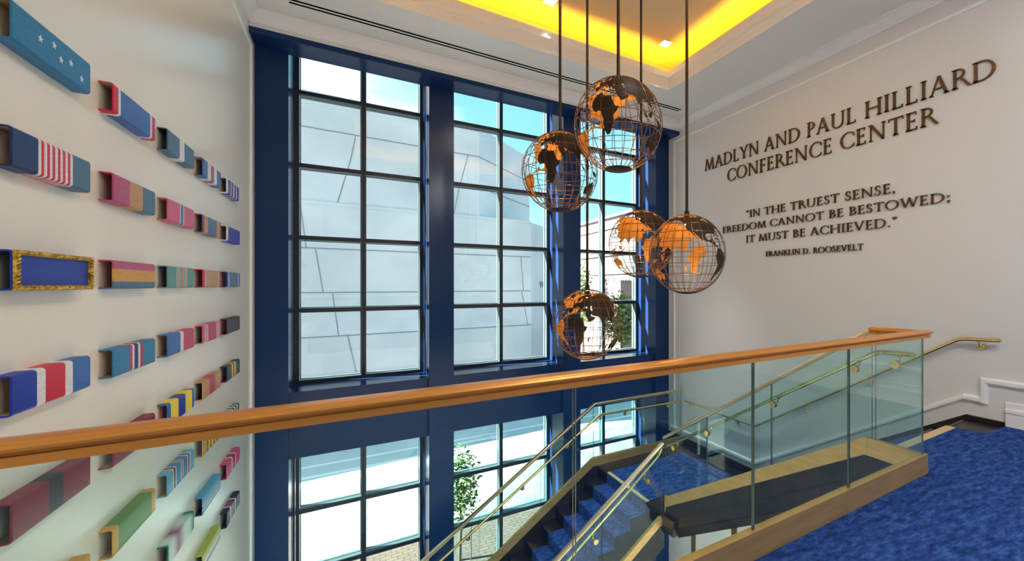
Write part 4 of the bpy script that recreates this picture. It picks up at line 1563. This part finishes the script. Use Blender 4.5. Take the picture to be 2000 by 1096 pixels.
# ================================================================== LOBBY BELOW
b = MB()
b.box(XR - 0.02, XR - 0.001, 5.2, 5.32, ZLOW, -2.35)
b.box(XR - 0.02, XR - 0.001, 6.25, 6.37, ZLOW, -2.35)
b.box(XR - 0.02, XR - 0.001, 5.32, 6.25, -2.45, -2.35)
d_ = b.build('door_1', M_DOORW, origin=(XR, 5.78, ZLOW))
struct(d_, 'brown wooden door frame on the lobby wall under the stair', 'door')
b = MB(); b.box(XR - 0.012, XR - 0.001, 5.32, 6.25, ZLOW + .01, -2.45)
b.build('door_leaf', M_TRIM, d_)

# ================================================================== STREET OUTSIDE
G = ZLOW
b = MB(); b.box(-60, 80, 8.0, 11.06, G - 0.2, G)
struct(b.build('ground_brick', M_BRICK), 'brick paving strip directly outside the windows', 'ground')
b = MB(); b.box(-60, 80, 11.06, 15.42, G - 0.2, G)
struct(b.build('ground_pavement', M_PAVE), 'wide bleached concrete pavement outside', 'ground')
b = MB(); b.box(-60, 80, 15.42, 18.79, G - 0.22, G - 0.02)
struct(b.build('ground_road', M_ASPH), 'grey asphalt road beyond the pavement', 'road')
b = MB(); b.box(-60, 80, 18.79, 60, G - 0.2, G)
struct(b.build('ground_far_pavement', M_PINK), 'pinkish paving on the far side of the road', 'ground')
b = MB(); b.box(-60, 80, 18.70, 18.82, G - 0.2, G + 0.03)
struct(b.build('kerb', M_PAVE), 'pale kerb on the far side of the road', 'kerb')
for y, w, lab in ((17.33, 0.07, 'thin white lane line on the far half of the road'), (16.39, 0.10, 'bold white lane line on the near half of the road')):
    b = MB(); b.box(-60, 80, y - w, y + w, G - 0.02, G - 0.015)
    tag(b.build('lane_line', M_LINE, origin=(0, y, G - .02)), lab, 'road marking')
b = MB()
b.prism([(3.3, 16.80), (4.6, 16.80), (4.6, 16.66), (5.3, 16.9), (4.6, 17.14), (4.6, 17.0), (3.3, 17.0)], 'Z', G - 0.02, G - 0.015)
tag(b.build('road_arrow', M_LINE, origin=(4.2, 16.9, G - .02)), 'white arrow painted on the road, seen in the lower middle window', 'road marking')
# crossing and paved corner seen in the lower right window
b = MB(); b.prism([(9.0, 14.3), (11.0, 15.42), (13.0, 15.42), (9.9, 13.6)], 'Z', G, G + 0.006)
tag(b.build('tactile_paving', M_PINK, origin=(10.5, 14.6, G)), 'pink brick patch on the pavement seen in the lower right window', 'paving')

# concrete building across the road, panels follow joints at measured heights
a_ = 0.0647


def fac(x):
    return 22.0 + a_ * x


D2 = (sin(radians(47.1)), cos(radians(47.1)))
cb = empty('concrete_building', (0, 30, G), 'large angular pale grey concrete building across the road', 'building')
X1 = 8.35
p0, p1 = (-60.0, fac(-60)), (X1, fac(X1))
p2 = (X1 + 14 * D2[0] * .45, fac(X1) + 14 * D2[1] * .45)
b = MB()
b.prism([p0, p1, p2, (p2[0], 30), (-60, 30)], 'Z', G, 4.95)
b.build('lower_block', M_CONC, cb)
XE = 5.465
q0, q1 = (-8.0, fac(-8) + 0.06), (XE, fac(XE) + 0.06)
q2 = (9.62, 26.25)
b = MB()
b.prism([q0, q1, q2, (9.62, 28), (-8, 28)], 'Z', 4.95, 9.70)  # unseen left end and back cut short to shape the street shadow
b.build('upper_block', M_CONC, cb)
b = MB()
b.prism([(-60, fac(-60) - 0.02), (X1, fac(X1) - 0.02), (X1, fac(X1) + .3), (-60, fac(-60) + .3)], 'Z', 4.90, 5.03)
b.build('ledge', M_CONC, cb)


def fpt(x, z, d):
    return (x, fac(x) - d, z)


def facade_bar(b, x0, z0, x1, z1, w=0.022, d=0.012):
    # thin groove strip lying on the facade from (x0,z0) to (x1,z1)
    L = math.hypot(x1 - x0, z1 - z0)
    ux, uz = (x1 - x0) / L, (z1 - z0) / L
    nx, nz_ = -uz * w, ux * w
    c = [(x0 + nx, z0 + nz_), (x1 + nx, z1 + nz_), (x1 - nx, z1 - nz_), (x0 - nx, z0 - nz_)]
    base = 0.0 if max(z0, z1) <= 5.0 else -0.06
    v = [fpt(x, z, d + base) for x, z in c] + [fpt(x, z, -0.03 + base) for x, z in c]
    b.add(v, [(0, 1, 2, 3), (7, 6, 5, 4), (0, 4, 5, 1), (1, 5, 6, 2), (2, 6, 7, 3), (3, 7, 4, 0)])


b = MB()
for z, xa_, xe_ in ((8.14, -8, XE), (3.03, -20, X1), (1.14, -20, X1), (-0.755, -20, X1), (-2.65, -20, X1)):
    facade_bar(b, xa_, z, xe_, z)
for (x0, z0, x1, z1) in ((0.0, 8.12, -0.20, 7.0), (-0.20, 7.0, -0.68, 5.06), (-1.98, 4.85, -1.78, 3.05), (-1.46, 3.0, -1.19, 1.16), (-0.86, 1.12, -0.64, -0.73),
                         (-0.30, -0.78, 0.05, -2.6), (7.75, 3.0, 7.9, 1.16), (7.80, 1.1, 8.15, -0.73), (4.9, 8.1, 4.5, 6.5), (4.5, 6.5, 4.2, 5.05),
                         (-5.2, 8.1, -5.8, 5.05), (-7.2, 4.9, -6.7, 3.05), (-6.2, 3.0, -5.7, 1.16), (3.6, 4.9, 3.75, 3.05), (3.2, 1.1, 3.5, -0.73)):
    facade_bar(b, x0, z0, x1, z1, 0.018)
b.build('joints', M_JOINT, cb)
# joints on the receding upper face
b = MB()
for z in (8.14, 6.55):
    e0, e1 = Vector((q1[0], q1[1], z)), Vector((q2[0], q2[1], z))
    nn = Vector((D2[1], -D2[0], 0)) * 0.015
    b.add([e0 + nn + Vector((0, 0, .022)), e1 + nn + Vector((0, 0, .022)), e1 + nn - Vector((0, 0, .022)), e0 + nn - Vector((0, 0, .022)),
           e0 - nn + Vector((0, 0, .022)), e1 - nn + Vector((0, 0, .022)), e1 - nn - Vector((0, 0, .022)), e0 - nn - Vector((0, 0, .022))],
          [(0, 1, 2, 3), (7, 6, 5, 4), (0, 4, 5, 1), (2, 6, 7, 3)])
b.build('joints', M_JOINT, cb)


# theatre name on the lower receding face
def plane_text(text, origin, dirv, nrm, cap_, spacing, mat, parent, name='sign_letter', depth=0.03, gap=0.16):
    w, gl = layout(text, gap)
    k = cap_ * spacing
    for c, x, polys in gl:
        b = MB()
        for p in polys:
            fr = [Vector(origin) + Vector(dirv) * ((x + q[0]) * k) + Vector((0, 0, q[1] * cap_)) for q in p]
            n_ = len(fr)
            o2 = [v + Vector(nrm) * depth for v in fr]
            b.add(fr + o2, [list(range(n_)), list(range(n_, 2 * n_))[::-1]] + [(i, (i + 1) % n_, n_ + (i + 1) % n_, n_ + i) for i in range(n_)])
        b.build(name, mat, parent)


M_SIGN = principled('grey_sign_letters', (0.16, 0.20, 0.22), 0.5)
dv = Vector((D2[0], D2[1], 0)); nv_ = Vector((D2[1], -D2[0], 0))
o0 = Vector((p1[0], p1[1], 0)) + nv_ * 0.01
plane_text('SOLOMON', o0 + dv * 1.72 + Vector((0, 0, 1.83)), dv, nv_, 0.34, 0.9, M_SIGN, cb)
plane_text('VICTORY', o0 + dv * 1.05 + Vector((0, 0, 1.33)), dv, nv_, 0.34, 0.9, M_SIGN, cb)

# white building to the right
wb = empty('white_building', (20, 32, G), 'bright white building with dark name letters seen in the right window', 'building')
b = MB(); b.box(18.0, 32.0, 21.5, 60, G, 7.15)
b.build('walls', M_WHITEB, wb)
b = MB()
b.box(17.75, 18.0, 21.5, 60, 7.0, 7.2)
b.box(17.85, 18.0, 21.5, 60, 6.1, 6.22)
b.box(17.85, 18.0, 21.5, 60, 2.35, 2.5)
b.box(17.80, 18.0, 21.5, 60, 3.9, 4.0)
b.build('cornice', M_WHITEB, wb)
for (z0, z1, ys, ye) in ((5.3, 5.75, 24, 31.2), (1.65, 2.1, 24, 31.5)):
    y = ys
    i = 0
    while y < ye:
        if i % 7 != 6:
            b = MB(); b.box(17.96, 18.005, y, y + 0.26, z0, z1)
            b.build('window', M_WINB, wb)
        y += 0.45
        i += 1
plane_text('THE NATIONAL', Vector((17.99, 30.75, 6.42)), Vector((0, -1, 0)), Vector((-1, 0, 0)), 0.42, 0.85, M_SIGN, wb)


# trees
def tree(loc, h, crown_c, crown_r, n, leaf, mat, lab, stakes=False, seed=1):
    rnd = random.Random(seed)
    r = empty('street_tree', loc, lab, 'tree')
    x, y, z = loc
    b = MB()
    b.tube([(x, y, z), (x + .03, y, z + h * .35), (x - .02, y + .02, z + h * .6), (x, y, z + h * .85)], [h * .014, h * .012, h * .009, h * .004], 8)
    for k in range(9):
        a = rnd.uniform(0, 2 * pi)
        zz = z + h * rnd.uniform(.4, .75)
        b.tube([(x, y, zz), (x + cos(a) * crown_r * .4, y + sin(a) * crown_r * .4, zz + h * .08), (x + cos(a) * crown_r * .8, y + sin(a) * crown_r * .8, zz + h * .12)], [h * .006, h * .004, h * .002], 6)
    b.build('trunk', M_BARK, r)
    b = MB()
    cz = crown_c
    for k in range(n):
        u, w, q = rnd.gauss(0, .45), rnd.gauss(0, .45), rnd.gauss(0, .48)
        if u * u + w * w + q * q > 1.2:
            continue
        p = Vector((x + u * crown_r, y + w * crown_r, z + cz + q * (h - cz)))
        s = leaf * rnd.uniform(.6, 1.2)
        d = Vector((rnd.uniform(-1, 1), rnd.uniform(-1, 1), rnd.uniform(-.6, .3))).normalized()
        e_ = d.orthogonal().normalized()
        e_ = (Matrix.Rotation(rnd.uniform(0, 6.28), 3, d) @ e_)
        tipb = d.cross(e_) * s * .06
        b.add([p, p + d * s * .5 + e_ * s * .25 + tipb, p + d * s, p + d * s * .5 - e_ * s * .25 + tipb], [(0, 1, 2), (0, 2, 3)])
    f = b.build('foliage', mat, r)
    if stakes:
        for dx in (-.22, .22):
            b = MB(); b.cyl((x + dx, y - .1, z), (x + dx, y - .1, z + h * .38), .011, 6)
            b.build('stake', M_STAKE, r)
    return r


tree((1.95, 9.7, G), 2.55, 1.65, 0.42, 1700, 0.11, M_LEAF, 'young green tree close outside the lower middle window', True, 3)
tree((13.1, 20.6, G), 5.7, 4.1, 1.15, 1600, 0.30, M_LEAF2, 'yellow green street tree seen through the right window', False, 5)
tree((16.2, 31.5, G), 8.0, 5.0, 0.8, 1200, 0.32, M_LEAF, 'slim green tree at the left edge of the right window', False, 9)
b = MB()
rnd = random.Random(4)
for k in range(60):
    cxh = 3.2 + k * 0.11
    for j in range(40):
        p = Vector((cxh + rnd.uniform(0, .12), 19.3 + rnd.uniform(0, .7), G + abs(rnd.gauss(0, .18)) + .03))
        d = Vector((rnd.uniform(-1, 1), rnd.uniform(-1, 1), rnd.uniform(0, 1))).normalized()
        e_ = d.orthogonal().normalized()
        s = .14
        b.add([p, p + d * s * .5 + e_ * s * .3, p + d * s, p + d * s * .5 - e_ * s * .3], [(0, 1, 2), (0, 2, 3)])
tag(b.build('hedge', M_HEDGE, origin=(6.5, 19.6, G)), 'low green planting on the far side of the road', 'hedge', kind='stuff')
